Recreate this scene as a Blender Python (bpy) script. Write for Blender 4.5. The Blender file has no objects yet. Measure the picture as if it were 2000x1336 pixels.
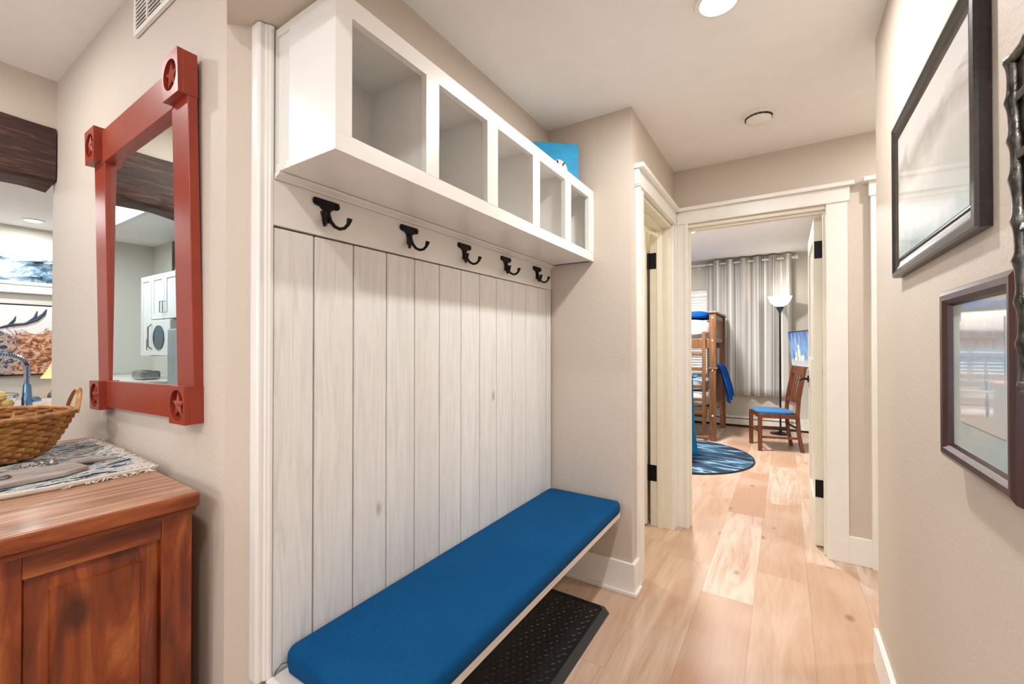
import bpy, bmesh, math, random
from mathutils import Vector, Matrix, Euler
random.seed(7)
R = math.radians
sc = bpy.context.scene
COL = sc.collection

# ------------------------------------------------------------------ camera
cam_d = bpy.data.cameras.new('camera'); cam = bpy.data.objects.new('camera', cam_d); COL.objects.link(cam)
cam.location = (0, 0, 1.24)
cam.rotation_euler = (R(90 + 0.432), 0, R(32.543))
cam_d.sensor_width = 36; cam_d.sensor_fit = 'HORIZONTAL'
cam_d.lens = 36 * 834.8 / 2000
cam_d.clip_start = 0.02
sc.camera = cam

# ------------------------------------------------------------------ world, exposure
w = bpy.data.worlds.new('daylight'); sc.world = w; w.use_nodes = True
bg = w.node_tree.nodes['Background']; bg.inputs[0].default_value = (0.80, 0.90, 1.0, 1); bg.inputs[1].default_value = 4.2
sc.view_settings.view_transform = 'Standard'; sc.view_settings.look = 'None'
sc.view_settings.gamma = 1.0; sc.view_settings.use_curve_mapping = False
sc.view_settings.exposure = 0.0

# ------------------------------------------------------------------ lamps (each one hangs in or at a fixture built below)
def lamp(name, kind, loc, power, col=(1, 1, 1), size=0.12, size_y=None, rot=(0, 0, 0), spread=None):
    d = bpy.data.lights.new(name, kind); d.energy = power; d.color = col
    if kind == 'AREA':
        d.shape = 'RECTANGLE' if size_y else 'DISK'; d.size = size
        if size_y: d.size_y = size_y
        if spread: d.spread = spread
    else: d.shadow_soft_size = size
    o = bpy.data.objects.new(name, d); COL.objects.link(o); o.location = loc; o.rotation_euler = rot
    return o
WARM = (1.0, 0.975, 0.945)
CEIL_LIGHTS = [(-.19, 1.63), (-.17, -.17), (-2.25, -.10), (-1.1, -1.3), (-.2, -1.5), (-2.3, -1.7), (.86, 2.58)]  # the three well behind the viewer are unseen, added as fill
CEIL_POWER = [18, 10.5, 9, 11, 10, 11, 11]
for (x, y), p in zip(CEIL_LIGHTS, CEIL_POWER):
    lamp('downlight_glow', 'AREA', (x, y, 2.418), p, WARM, 0.10)
lamp('kitchen_panel_glow', 'AREA', (-5.27, -.11, 2.415), 15, (0.93, 0.98, 1.0), 1.15, 0.55)
lamp('kitchen_downlight_glow', 'AREA', (-6.07, 0.98, 2.418), 14, (1, .97, .92), 0.12)
lamp('kitchen_downlight_glow', 'AREA', (-4.2, 1.6, 2.418), 16, (1, .97, .92), 0.12)
lamp('bedroom_fill_glow', 'AREA', (-1.0, 5.2, 2.53), 108, (1, .97, .93), 0.30)  # added fill for the bedroom, source out of view
lamp('bath_ceiling_glow', 'AREA', (-1.5, 2.7, 2.41), 14, (1, .93, .74), 0.20)
lamp('torchiere_glow', 'POINT', (-.055, 7.06, 1.96), 2.2, (1, .88, .7), 0.06)
lamp('table_lamp_glow', 'POINT', (-6.15, 1.25, 1.03), 1.5, (1, .82, .55), 0.05)

# ------------------------------------------------------------------ material helpers
def srgb(r, g, b):
    f = lambda c: (c / 255 / 12.92) if c <= 10 else ((c / 255 + .055) / 1.055) ** 2.4
    return (f(r), f(g), f(b), 1)
class NT:
    def __init__(s, name):
        s.m = bpy.data.materials.new(name); s.m.use_nodes = True; s.t = s.m.node_tree
        s.b = s.t.nodes['Principled BSDF']
    def n(s, ty, **kw):
        x = s.t.nodes.new(ty)
        for k, v in kw.items():
            if k.startswith('i_'):
                key = k[2:]; key = int(key) if key.isdigit() else key.replace('_', ' ')
                x.inputs[key].default_value = v
            else: setattr(x, k, v)
        return x
    def l(s, a, b): s.t.links.new(a, b)
    def coord(s, scale=(1, 1, 1), kind='Object', rot=(0, 0, 0), loc=(0, 0, 0)):
        c = s.n('ShaderNodeTexCoord'); m = s.n('ShaderNodeMapping'); m.inputs['Scale'].default_value = scale
        m.inputs['Rotation'].default_value = rot; m.inputs['Location'].default_value = loc
        s.l(c.outputs[kind], m.inputs['Vector']); return m.outputs[0]
    def noise(s, vec, scale=5, detail=3, rough=.5, dist=0):
        x = s.n('ShaderNodeTexNoise'); x.inputs['Scale'].default_value = scale; x.inputs['Detail'].default_value = detail
        x.inputs['Roughness'].default_value = rough; x.inputs['Distortion'].default_value = dist
        s.l(vec, x.inputs['Vector']); return x.outputs['Fac']
    def ramp(s, fac, stops, interp='LINEAR'):
        x = s.n('ShaderNodeValToRGB'); x.color_ramp.interpolation = interp; e = x.color_ramp.elements
        while len(e) < len(stops): e.new(.5)
        for i, (p, c) in enumerate(stops): e[i].position = p; e[i].color = c
        s.l(fac, x.inputs[0]); return x.outputs[0]
    def mix(s, fac, a, b, mode='MIX'):
        x = s.n('ShaderNodeMix', data_type='RGBA', blend_type=mode)
        if hasattr(fac, 'links') or hasattr(fac, 'is_linked'): s.l(fac, x.inputs[0])
        else: x.inputs[0].default_value = fac
        for i, v in ((6, a), (7, b)):
            if isinstance(v, tuple): x.inputs[i].default_value = v
            else: s.l(v, x.inputs[i])
        return x.outputs[2]
    def math(s, op, a, b=None):
        x = s.n('ShaderNodeMath', operation=op)
        for i, v in ((0, a), (1, b)):
            if v is None: continue
            if isinstance(v, (int, float)): x.inputs[i].default_value = v
            else: s.l(v, x.inputs[i])
        return x.outputs[0]
    def bump(s, h, strength=.2, dist=.01):
        x = s.n('ShaderNodeBump'); x.inputs['Strength'].default_value = strength; x.inputs['Distance'].default_value = dist
        s.l(h, x.inputs['Height']); s.l(x.outputs[0], s.b.inputs['Normal'])
    def base(s, c):
        if isinstance(c, tuple): s.b.inputs['Base Color'].default_value = c
        else: s.l(c, s.b.inputs['Base Color'])
    def set(s, rough=.5, metal=0, **k):
        s.b.inputs['Roughness'].default_value = rough; s.b.inputs['Metallic'].default_value = metal
        for kk, v in k.items(): s.b.inputs[kk.replace('_', ' ')].default_value = v
        return s.m
def plain(name, c, rough=.5, metal=0, var=.06, scale=12, bump=0, bscale=200, **k):
    t = NT(name); v = t.coord()
    dark = tuple(x * (1 - var) for x in c[:3]) + (1,); light = tuple(min(1, x * (1 + var)) for x in c[:3]) + (1,)
    t.base(t.ramp(t.noise(v, scale, 2), [(.35, dark), (.65, light)]))
    if bump: t.bump(t.noise(v, bscale, 3, .6), bump, .002)
    return t.set(rough, metal, **k)
def wood(name, cols, axis='y', grain=1.0, rough=.4, stretch=14, knots=True, bump=.1, coat=0):
    """grain runs along axis"""
    t = NT(name); s = [stretch] * 3; s['xyz'.index(axis)] = 1.0
    v = t.coord(tuple(a * grain for a in s)); f = t.noise(v, 3.2, 6, .62, 1.0)
    c = t.ramp(f, [(.28, cols[0]), (.5, cols[1]), (.72, cols[2])])
    fine = t.noise(t.coord(tuple(a * grain * 4 for a in s)), 5, 3, .7)
    c = t.mix(t.math('MULTIPLY', fine, .45), c, cols[0])
    if knots:
        s2 = [7] * 3; s2['xyz'.index(axis)] = 4.0
        vo = t.n('ShaderNodeTexVoronoi'); vo.inputs['Scale'].default_value = 1.0
        t.l(t.coord(tuple(s2)), vo.inputs['Vector'])
        k = t.ramp(vo.outputs['Distance'], [(.09, (1, 1, 1, 1)), (.22, (0, 0, 0, 1))])
        kd = tuple(x * .35 for x in cols[0][:3]) + (1,)
        c = t.mix(t.math('MULTIPLY', k, .75), c, kd)
    t.base(c)
    if bump: t.bump(fine, bump, .002)
    t.set(rough)
    if coat: t.b.inputs['Coat Weight'].default_value = coat; t.b.inputs['Coat Roughness'].default_value = .15
    return t.m

M = {}
def paint_wall(name, c):
    t = NT(name); v = t.coord()
    t.base(t.ramp(t.noise(v, 1.5, 2), [(.3, tuple(x * .97 for x in c[:3]) + (1,)), (.7, c)]))
    t.bump(t.noise(v, 95, 4, .65), .32, .004)
    return t.set(.62)
M['wall'] = paint_wall('beige_wall_paint', srgb(209, 197, 184))
M['wall_grey'] = paint_wall('pale_grey_wall_paint', srgb(214, 212, 206))
M['wall_bed'] = paint_wall('cream_wall_paint', srgb(212, 208, 198))
M['ceil'] = plain('ceiling_paint', srgb(244, 243, 242), .8, var=.01, bump=.15, bscale=60)
M['white'] = plain('white_trim_paint', srgb(240, 238, 232), .32, var=.015)
M['white2'] = plain('cream_door_paint', srgb(236, 232, 217), .38, var=.015)
M['cubby'] = plain('white_lacquer', srgb(234, 232, 228), .28, var=.01)
M['dark_gap'] = plain('dark_gap', srgb(60, 50, 45), .8)
M['black'] = plain('black_iron', srgb(18, 19, 22), .45, .6, var=.2)
M['black_plastic'] = plain('black_plastic', srgb(20, 21, 24), .35)
M['chrome'] = plain('chrome', srgb(190, 205, 225), .14, 1.0)
M['steel'] = plain('brushed_steel', srgb(165, 165, 165), .3, 1.0)
M['kitchen_white'] = plain('white_cabinet_paint', srgb(222, 226, 228), .35, var=.01)

# floor: plank rows .229 m wide running along y
def floor_mat():
    t = NT('oak_plank_floor'); v = t.coord()
    sp = t.n('ShaderNodeSeparateXYZ'); t.l(v, sp.inputs[0])
    xs = t.math('DIVIDE', t.math('ADD', sp.outputs[0], .590 + 22.9), .229)
    row = t.math('FLOOR', xs); fx = t.math('FRACT', xs)
    off = t.math('FRACT', t.math('MULTIPLY', t.math('SINE', t.math('MULTIPLY', row, 12.9898)), 437.585))
    ys = t.math('ADD', t.math('DIVIDE', t.math('ADD', sp.outputs[1], 20), 1.22), off)
    seg = t.math('FLOOR', ys); fy = t.math('FRACT', ys)
    rnd = t.math('FRACT', t.math('MULTIPLY', t.math('SINE', t.math('ADD', t.math('MULTIPLY', row, 78.233), t.math('MULTIPLY', seg, 37.719))), 4375.5))
    rnd2 = t.math('FRACT', t.math('MULTIPLY', rnd, 17.31))
    cb = t.n('ShaderNodeCombineXYZ'); t.l(t.math('ADD', t.math('MULTIPLY', sp.outputs[0], 9), t.math('MULTIPLY', rnd, 40)), cb.inputs[0])
    t.l(t.math('ADD', t.math('MULTIPLY', sp.outputs[1], 1.1), t.math('MULTIPLY', rnd2, 30)), cb.inputs[1])
    f = t.noise(cb.outputs[0], 1.4, 5, .6, 1.4)
    cb2 = t.n('ShaderNodeCombineXYZ'); t.l(t.math('MULTIPLY', sp.outputs[0], 120), cb2.inputs[0]); t.l(t.math('ADD', t.math('MULTIPLY', sp.outputs[1], 5), t.math('MULTIPLY', rnd, 30)), cb2.inputs[1])
    fine = t.noise(cb2.outputs[0], 1.2, 3, .6)
    base = t.ramp(rnd, [(0, srgb(192, 152, 124)), (.2, srgb(208, 176, 150)), (.45, srgb(220, 196, 174)), (.75, srgb(224, 204, 186)), (1, srgb(228, 212, 197))])
    c = t.mix(t.ramp(f, [(.38, (0, 0, 0, 1)), (.68, (1, 1, 1, 1))]), base, srgb(190, 152, 124))
    c = t.mix(t.ramp(t.noise(v, 2.1, 2), [(.45, (0, 0, 0, 1)), (.75, (.4, .4, .4, 1))]), c, srgb(225, 210, 200))
    c = t.mix(t.math('MULTIPLY', fine, .48), c, srgb(168, 128, 102))
    # knots
    vo = t.n('ShaderNodeTexVoronoi'); vo.inputs['Scale'].default_value = 1.0
    cb3 = t.n('ShaderNodeCombineXYZ'); t.l(t.math('MULTIPLY', sp.outputs[0], 5.5), cb3.inputs[0]); t.l(t.math('ADD', t.math('MULTIPLY', sp.outputs[1], 3.4), t.math('MULTIPLY', rnd, 9)), cb3.inputs[1])
    t.l(cb3.outputs[0], vo.inputs['Vector'])
    k = t.ramp(vo.outputs['Distance'], [(.03, (1, 1, 1, 1)), (.13, (0, 0, 0, 1))])
    kk = t.math('MULTIPLY', k, t.math('GREATER_THAN', rnd2, .35))
    c = t.mix(t.math('MULTIPLY', kk, .7), c, srgb(120, 80, 55))
    # seams
    ex = t.math('MINIMUM', fx, t.math('SUBTRACT', 1, fx)); ey = t.math('MINIMUM', fy, t.math('SUBTRACT', 1, fy))
    se = t.math('MAXIMUM', t.math('LESS_THAN', ex, .006), t.math('LESS_THAN', ey, .0012))
    c = t.mix(t.math('MULTIPLY', se, .45), c, srgb(150, 112, 85))
    t.base(c); t.bump(fine, .08, .001)
    return t.set(.42)
M['floor'] = floor_mat()

def panel_mat():
    t = NT('whitewashed_pine'); v = t.coord()
    sp = t.n('ShaderNodeSeparateXYZ'); t.l(v, sp.inputs[0])
    row = t.math('FLOOR', t.math('DIVIDE', t.math('ADD', sp.outputs[1], .05), .1268))
    rnd = t.math('FRACT', t.math('MULTIPLY', t.math('SINE', t.math('MULTIPLY', row, 12.9)), 43.75))
    cb = t.n('ShaderNodeCombineXYZ'); t.l(t.math('ADD', t.math('MULTIPLY', sp.outputs[1], 28), t.math('MULTIPLY', rnd, 50)), cb.inputs[1]); t.l(t.math('MULTIPLY', sp.outputs[2], 2.0), cb.inputs[2])
    f = t.noise(cb.outputs[0], 1.5, 6, .65, 1.6)
    c = t.ramp(f, [(.25, srgb(214, 213, 211)), (.5, srgb(232, 232, 230)), (.75, srgb(240, 240, 239))])
    c = t.mix(t.math('MULTIPLY', rnd, .25), c, srgb(214, 210, 206))
    vo = t.n('ShaderNodeTexVoronoi'); vo.inputs['Scale'].default_value = 1.0
    cb2 = t.n('ShaderNodeCombineXYZ'); t.l(t.math('MULTIPLY', sp.outputs[1], 6), cb2.inputs[1]); t.l(t.math('ADD', t.math('MULTIPLY', sp.outputs[2], 3.5), t.math('MULTIPLY', rnd, 8)), cb2.inputs[2])
    t.l(cb2.outputs[0], vo.inputs['Vector'])
    k = t.ramp(vo.outputs['Distance'], [(.03, (1, 1, 1, 1)), (.11, (0, 0, 0, 1))])
    c = t.mix(t.math('MULTIPLY', k, .6), c, srgb(140, 130, 124))
    t.base(c); t.bump(f, .25, .002)
    return t.set(.45)
M['plank'] = panel_mat()

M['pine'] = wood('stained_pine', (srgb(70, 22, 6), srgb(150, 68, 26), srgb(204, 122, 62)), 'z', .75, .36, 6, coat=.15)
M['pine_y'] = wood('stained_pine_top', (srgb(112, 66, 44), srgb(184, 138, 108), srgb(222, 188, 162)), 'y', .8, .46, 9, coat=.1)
M['pine_rail'] = wood('stained_pine_rail', (srgb(70, 24, 8), srgb(142, 66, 28), srgb(190, 110, 58)), 'y', .8, .36, 8, coat=.15)
M['beam'] = wood('dark_hewn_wood', (srgb(30, 14, 10), srgb(72, 42, 34), srgb(122, 86, 72)), 'y', 1.3, .6, 12, knots=False, bump=.5)
M['bunk'] = wood('honey_brown_wood', (srgb(92, 60, 36), srgb(126, 86, 56), srgb(152, 110, 74)), 'z', .8, .4, 10, knots=False)
M['chairwood'] = wood('dark_walnut_stain', (srgb(70, 34, 16), srgb(116, 60, 30), srgb(146, 82, 44)), 'z', .9, .35, 10, knots=False)
M['frame_dark'] = wood('espresso_frame_wood', (srgb(20, 15, 15), srgb(38, 29, 28), srgb(60, 46, 42)), 'y', 1.2, .36, 14, knots=False, coat=.2)
M['frame_red'] = wood('mahogany_frame_wood', (srgb(30, 9, 8), srgb(60, 22, 18), srgb(88, 38, 30)), 'z', 1.2, .34, 14, knots=False, coat=.2)
M['red'] = plain('barn_red_paint', srgb(150, 56, 36), .36, var=.05, scale=20)
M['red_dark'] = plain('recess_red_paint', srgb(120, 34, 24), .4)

def fabric(name, c, c2, scale=260, bump=.35):
    t = NT(name); v = t.coord()
    big = t.noise(v, 7, 4, .6); f = t.noise(v, scale, 3, .7)
    cc = t.mix(t.math('MULTIPLY', big, .55), c, c2)
    cc = t.mix(t.ramp(f, [(.40, (0, 0, 0, 1)), (.66, (.42, .42, .42, 1))]), cc, tuple(x * .45 for x in c[:3]) + (1,))
    t.base(cc); t.bump(f, bump, .002); t.b.inputs['Sheen Weight'].default_value = .15
    return t.set(.85)
M['cushion'] = fabric('blue_canvas_fabric', srgb(0, 72, 122), srgb(2, 93, 152), 330, .5)
M['blue_throw'] = fabric('royal_blue_plush', srgb(0, 66, 142), srgb(6, 92, 178), 90)
M['teal_throw'] = fabric('teal_blue_cloth', srgb(10, 96, 158), srgb(45, 140, 195), 70)
def flatten_sheen(*names):
    for n_ in names:
        b_ = M[n_].node_tree.nodes['Principled BSDF']; b_.inputs['Sheen Weight'].default_value = 0; b_.inputs['Specular IOR Level'].default_value = .15
flatten_sheen('cushion', 'blue_throw', 'teal_throw')
M['seat_blue'] = fabric('bright_blue_seat_fabric', srgb(20, 105, 165), srgb(35, 125, 185), 200)
M['bedding'] = fabric('white_bedding', srgb(228, 226, 226), srgb(215, 212, 212), 40, .2)
M['rubber'] = plain('black_rubber', srgb(20, 22, 27), .38, var=.1, bump=.1)
M['tape'] = plain('cotton_fringe', srgb(238, 232, 220), .9)
M['canvas_blue'] = plain('turquoise_canvas', srgb(24, 158, 214), .6, var=.12, scale=14)
M['paint_white'] = plain('white_paint', srgb(240, 238, 232), .6)

def mat_curtain():
    t = NT('striped_curtain'); c = t.n('ShaderNodeTexCoord'); sp = t.n('ShaderNodeSeparateXYZ'); t.l(c.outputs['UV'], sp.inputs[0])
    cb = t.n('ShaderNodeCombineXYZ'); t.l(t.math('MULTIPLY', sp.outputs[0], 34), cb.inputs[0])
    f = t.noise(cb.outputs[0], 1.0, 0, .5)
    cb2 = t.n('ShaderNodeCombineXYZ'); t.l(t.math('ADD', t.math('MULTIPLY', sp.outputs[0], 10), 5), cb2.inputs[0])
    g = t.noise(cb2.outputs[0], 1.3, 2)
    st = t.ramp(f, [(.0, srgb(70, 76, 86)), (.33, srgb(112, 110, 110)), (.37, srgb(240, 238, 232)), (.45, srgb(96, 92, 92)), (.49, srgb(244, 242, 238)), (.56, srgb(58, 66, 78)), (.60, srgb(240, 238, 234)), (.68, srgb(120, 110, 104))], 'CONSTANT')
    c2 = t.mix(t.ramp(g, [(.45, (0, 0, 0, 1)), (.7, (.35, .35, .35, 1))]), st, srgb(176, 168, 160))
    t.base(c2); return t.set(.85)
M['curtain'] = mat_curtain()

def mat_rug():
    t = NT('blue_streaked_rug'); v = t.coord((1.5, 7, 1), rot=(0, 0, R(14)))
    f = t.noise(v, 1.5, 4, .6, .5)
    t.base(t.ramp(f, [(.40, srgb(6, 24, 42)), (.49, srgb(18, 56, 86)), (.55, srgb(62, 110, 142)), (.60, srgb(150, 182, 198)), (.66, srgb(16, 48, 76))]))
    return t.set(.9)
M['rug'] = mat_rug()

def mat_runner():
    t = NT('woven_runner'); v = t.coord((12, 4, 1)); f = t.noise(v, 2.3, 4, .7, .6)
    c = t.ramp(f, [(.0, srgb(34, 50, 70)), (.40, srgb(44, 66, 88)), (.45, srgb(218, 214, 206)), (.51, srgb(120, 142, 156)), (.57, srgb(228, 222, 212)), (.63, srgb(216, 150, 132)), (.67, srgb(108, 134, 146))], 'CONSTANT')
    t.base(c); t.bump(t.noise(t.coord((220, 40, 1)), 3, 2), .5, .003); return t.set(.9)
M['runner'] = mat_runner()

def mat_weave():
    t = NT('wicker_splint'); v = t.coord()
    t.base(t.ramp(t.noise(v, 30, 3), [(.3, srgb(120, 76, 30)), (.5, srgb(176, 120, 58)), (.75, srgb(206, 154, 86))])); return t.set(.42)
M['wicker'] = mat_weave()
def emis(name, c, s):
    t = NT(name); t.base((.8, .8, .8, 1)); t.b.inputs['Emission Color'].default_value = c; t.b.inputs['Emission Strength'].default_value = s
    return t.m
M['led'] = emis('lit_diffuser', (1, .97, .92, 1), 9)
M['panel_led'] = emis('lit_panel_diffuser', (.95, .98, 1, 1), 4)
M['shade_lit'] = emis('lit_lamp_shade', (1, .68, .30, 1), .42); M['shade_lit'].node_tree.nodes['Principled BSDF'].inputs['Base Color'].default_value = srgb(226, 196, 140)
M['bowl_lit'] = emis('lit_glass_bowl', (1, .95, .88, 1), .9)
def glass(name, rough=0.0):
    t = NT(name); t.base((1, 1, 1, 1)); t.b.inputs['Transmission Weight'].default_value = 1; t.b.inputs['IOR'].default_value = 1.25; return t.set(rough)
M['pane'] = glass('window_glass')
M['glass'] = glass('clear_glass')
t = NT('mirror_silver'); t.base(srgb(236, 246, 243)); M['mirror'] = t.set(0.0, 1.0)

def picture(name, stops, detail=3, scale=(2, 2, 2), amt=.25, axis=2, rough=.12):
    """art print: tone bands over the height mixed with soft blots"""
    t = NT(name); v = t.coord((1, 1, 1), 'Generated'); sp = t.n('ShaderNodeSeparateXYZ'); t.l(v, sp.inputs[0])
    n1 = t.noise(t.coord(scale, 'Generated'), 1.6, 4, .55, .5)
    h = t.math('ADD', sp.outputs[axis], t.math('MULTIPLY', t.math('SUBTRACT', n1, .5), amt * 2))
    c = t.ramp(h, stops)
    n2 = t.noise(t.coord((scale[0] * 3, scale[1] * 3, scale[2] * 3), 'Generated'), 2, 4, .6)
    c = t.mix(t.math('MULTIPLY', n2, .25), c, (.9, .9, .9, 1), 'MULTIPLY')
    t.base(c); t.b.inputs['Coat Weight'].default_value = .8; t.b.inputs['Coat Roughness'].default_value = .02
    return t.set(.5)
M['print_grey'] = picture('pale_grey_photograph', [(0, srgb(150, 172, 178)), (.12, srgb(196, 208, 208)), (.35, srgb(206, 208, 206)), (.5, srgb(224, 222, 218)), (.68, srgb(178, 174, 170)), (.8, srgb(222, 220, 217)), (1, srgb(205, 205, 204))], amt=.22)
M['print_beach'] = picture('blue_and_white_print', [(0, srgb(214, 208, 200)), (.3, srgb(206, 208, 205)), (.5, srgb(196, 205, 208)), (.62, srgb(150, 182, 210)), (.72, srgb(176, 198, 216)), (.82, srgb(150, 152, 160)), (1, srgb(212, 210, 210))], amt=.06, scale=(5, 5, 4))
M['mat_board'] = plain('pale_green_mat_board', srgb(192, 204, 200), .6, Coat_Weight=.8)
M['print_fig'] = plain('slate_blue_ink', srgb(168, 180, 194), .5, Coat_Weight=.8)

# ------------------------------------------------------------------ mesh builder
class MB:
    def __init__(s): s.b = bmesh.new(); s.k = 0
    def box(s, x0, x1, y0, y1, z0, z1, m=None):
        e = .00017 * s.k; s.k += 1   # each further box a hair larger, so no two faces coincide
        x0 -= e; x1 += e; y0 -= e; y1 += e; z1 += e; z0 -= e if z0 > .001 else 0
        vs = [s.b.verts.new((x, y, z)) for x in (x0, x1) for y in (y0, y1) for z in (z0, z1)]
        for f in ((0, 1, 3, 2), (4, 6, 7, 5), (0, 4, 5, 1), (2, 3, 7, 6), (0, 2, 6, 4), (1, 5, 7, 3)): s.b.faces.new([vs[i] for i in f])
        if m is not None:
            for v in vs: v.co = m @ v.co
        return s
    def prism(s, pts, axis, a, b_):
        """polygon pts (2-D) extruded along axis from a to b"""
        def P(p, t):
            return {'x': (t, p[0], p[1]), 'y': (p[0], t, p[1]), 'z': (p[0], p[1], t)}[axis]
        lo = [s.b.verts.new(P(p, a)) for p in pts]; hi = [s.b.verts.new(P(p, b_)) for p in pts]; n = len(pts)
        s.b.faces.new(lo); s.b.faces.new(hi[::-1])
        for i in range(n): s.b.faces.new((lo[i], hi[i], hi[(i + 1) % n], lo[(i + 1) % n]))
        return s
    def tube(s, pts, r, seg=10, cap=True, flat=1.0):
        pts = [Vector(p) for p in pts]; rs = r if isinstance(r, (list, tuple)) else [r] * len(pts); rings = []
        prev = None
        for i, p in enumerate(pts):
            d = (pts[min(i + 1, len(pts) - 1)] - pts[max(i - 1, 0)]).normalized()
            if prev is None:
                u = d.orthogonal().normalized()
            else:
                u = (prev - d * prev.dot(d)).normalized()
            prev = u; v = d.cross(u)
            rings.append([s.b.verts.new(p + (u * math.cos(2 * math.pi * k / seg) + v * flat * math.sin(2 * math.pi * k / seg)) * rs[i]) for k in range(seg)])
        for a, c in zip(rings, rings[1:]):
            for k in range(seg): s.b.faces.new((a[k], a[(k + 1) % seg], c[(k + 1) % seg], c[k]))
        if cap: s.b.faces.new(rings[0][::-1]); s.b.faces.new(rings[-1])
        return s
    def lathe(s, prof, c=(0, 0, 0), seg=32, sx=1, sy=1, close=False):
        rings = []
        for r, z in prof:
            rings.append([s.b.verts.new((c[0] + max(r, 1e-4) * sx * math.cos(2 * math.pi * k / seg), c[1] + max(r, 1e-4) * sy * math.sin(2 * math.pi * k / seg), c[2] + z)) for k in range(seg)])
        prs = list(zip(rings, rings[1:]))
        if close: prs.append((rings[-1], rings[0]))
        for a, d in prs:
            for k in range(seg): s.b.faces.new((a[k], a[(k + 1) % seg], d[(k + 1) % seg], d[k]))
        return s
    def ball(s, c, r, sx=1, sy=1, sz=1, u=16, v=10):
        m = Matrix.Translation(c) @ Matrix.Diagonal((r * sx, r * sy, r * sz, 1))
        bmesh.ops.create_uvsphere(s.b, u_segments=u, v_segments=v, radius=1, matrix=m); return s
    def grid(s, f, nu, nv, thick=None, uv=None):
        """f(u,v)->point over the unit square"""
        g = [[s.b.verts.new(f(i / nu, j / nv)) for j in range(nv + 1)] for i in range(nu + 1)]
        L = s.b.loops.layers.uv.verify() if uv else None
        for i in range(nu):
            for j in range(nv):
                fc = s.b.faces.new((g[i][j], g[i + 1][j], g[i + 1][j + 1], g[i][j + 1]))
                if uv:
                    for lp, (a, d) in zip(fc.loops, ((i, j), (i + 1, j), (i + 1, j + 1), (i, j + 1))): lp[L].uv = uv(a / nu, d / nv)
        return s
    def build(s, name, mat, parent=None, bevel=0, smooth=None, segs=2, solid=0, subsurf=0, loc=None):
        b = s.b; bmesh.ops.recalc_face_normals(b, faces=b.faces)
        o0 = Vector((0, 0, 0))
        if parent is not None and parent.name not in LOCAL: o0 = ORIG.get(parent.name, Vector((0, 0, 0)))
        elif loc is not None: o0 = Vector(loc)
        for v in b.verts: v.co = v.co - o0
        me = bpy.data.meshes.new(name); b.to_mesh(me); b.free()
        me.materials.append(M[mat] if isinstance(mat, str) else mat)
        o = bpy.data.objects.new(name, me); COL.objects.link(o)
        if parent is not None: o.parent = parent; ORIG[o.name] = o0
        elif loc is not None: o.location = loc; ORIG[o.name] = o0
        if parent is not None and parent.name in LOCAL: LOCAL.add(o.name)
        if solid: md = o.modifiers.new('solid', 'SOLIDIFY'); md.thickness = solid; md.offset = 0
        if subsurf: md = o.modifiers.new('sub', 'SUBSURF'); md.levels = subsurf; md.render_levels = subsurf
        if bevel: md = o.modifiers.new('bevel', 'BEVEL'); md.width = bevel; md.segments = segs; md.limit_method = 'ANGLE'; md.angle_limit = R(35)
        if smooth: 
            for p in me.polygons: p.use_smooth = True
            try: me.set_sharp_from_angle(angle=R(smooth))
            except Exception: pass
        return o
ORIG = {}; LOCAL = set()
def bx(*a): return MB().box(*a)
def tag(o, label=None, cat=None, group=None, kind=None):
    if label: o['label'] = label
    if cat: o['category'] = cat
    if group: o['group'] = group
    if kind: o['kind'] = kind
    return o
def thing(name, loc, label, cat, group=None, rotz=0, local=False, kind=None):
    e = bpy.data.objects.new(name, None); COL.objects.link(e); e.location = loc; e.rotation_euler = (0, 0, R(rotz))
    e.empty_display_size = .05
    ORIG[e.name] = Vector(loc)
    if local or rotz: LOCAL.add(e.name)
    return tag(e, label, cat, group, kind)
def struct(o): o['kind'] = 'structure'; return o
def copy_tree(o, parent=None):
    c = o.copy(); COL.objects.link(c)
    if parent is not None: c.parent = parent
    for ch in o.children: copy_tree(ch, c)
    return c

# ================================================================== SETTING
H = 2.44
# floor and ceilings
struct(bx(-7.0, 1.5, -3.0, 8.0, -.12, 0).build('floor', 'floor'))
struct(bx(-7.0, 1.5, -3.0, 3.15, H, H + .12).build('ceiling', 'ceil'))
struct(bx(-3.4, 1.2, 3.15, 7.6, 2.58, 2.72).build('ceiling_bedroom', 'ceil'))
# wall with the mirror, its angled end and the dropped header over the hall entrance
m = MB().box(-2.85, -1.19, .52, .64, 0, H)
m.prism([(-1.19, .52), (-1.13, .578), (-1.13, .64), (-1.19, .64)], 'z', 0, H)
struct(m.build('wall_mirror_side', 'wall'))
struct(MB().prism([(-1.19, .52), (-1.05, .458), (.305, .458), (.305, .60), (-1.19, .60)], 'z', 2.055, H).build('wall_header', 'wall'))
# alcove back wall, end wall, hall left wall with doorway
struct(bx(-1.26, -1.116, .62, 2.30, 0, H).build('wall_alcove', 'wall'))
struct(bx(-1.116, -.645, 2.125, 2.25, 0, H).build('wall_alcove_end', 'wall'))
m = MB().box(-.775, -.645, 2.25, 2.30, 0, H).box(-.775, -.645, 2.30, 3.02, 2.05, H).box(-.775, -.645, 3.02, 3.10, 0, H)
struct(m.build('wall_left', 'wall'))
# far wall with the bedroom doorway
m = MB().box(-2.6, -.56, 3.10, 3.21, 0, 2.60).box(-.56, .215, 3.10, 3.21, 2.06, 2.60).box(.215, 1.30, 3.10, 3.21, 0, 2.60)
struct(m.build('wall_far', 'wall'))
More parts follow.
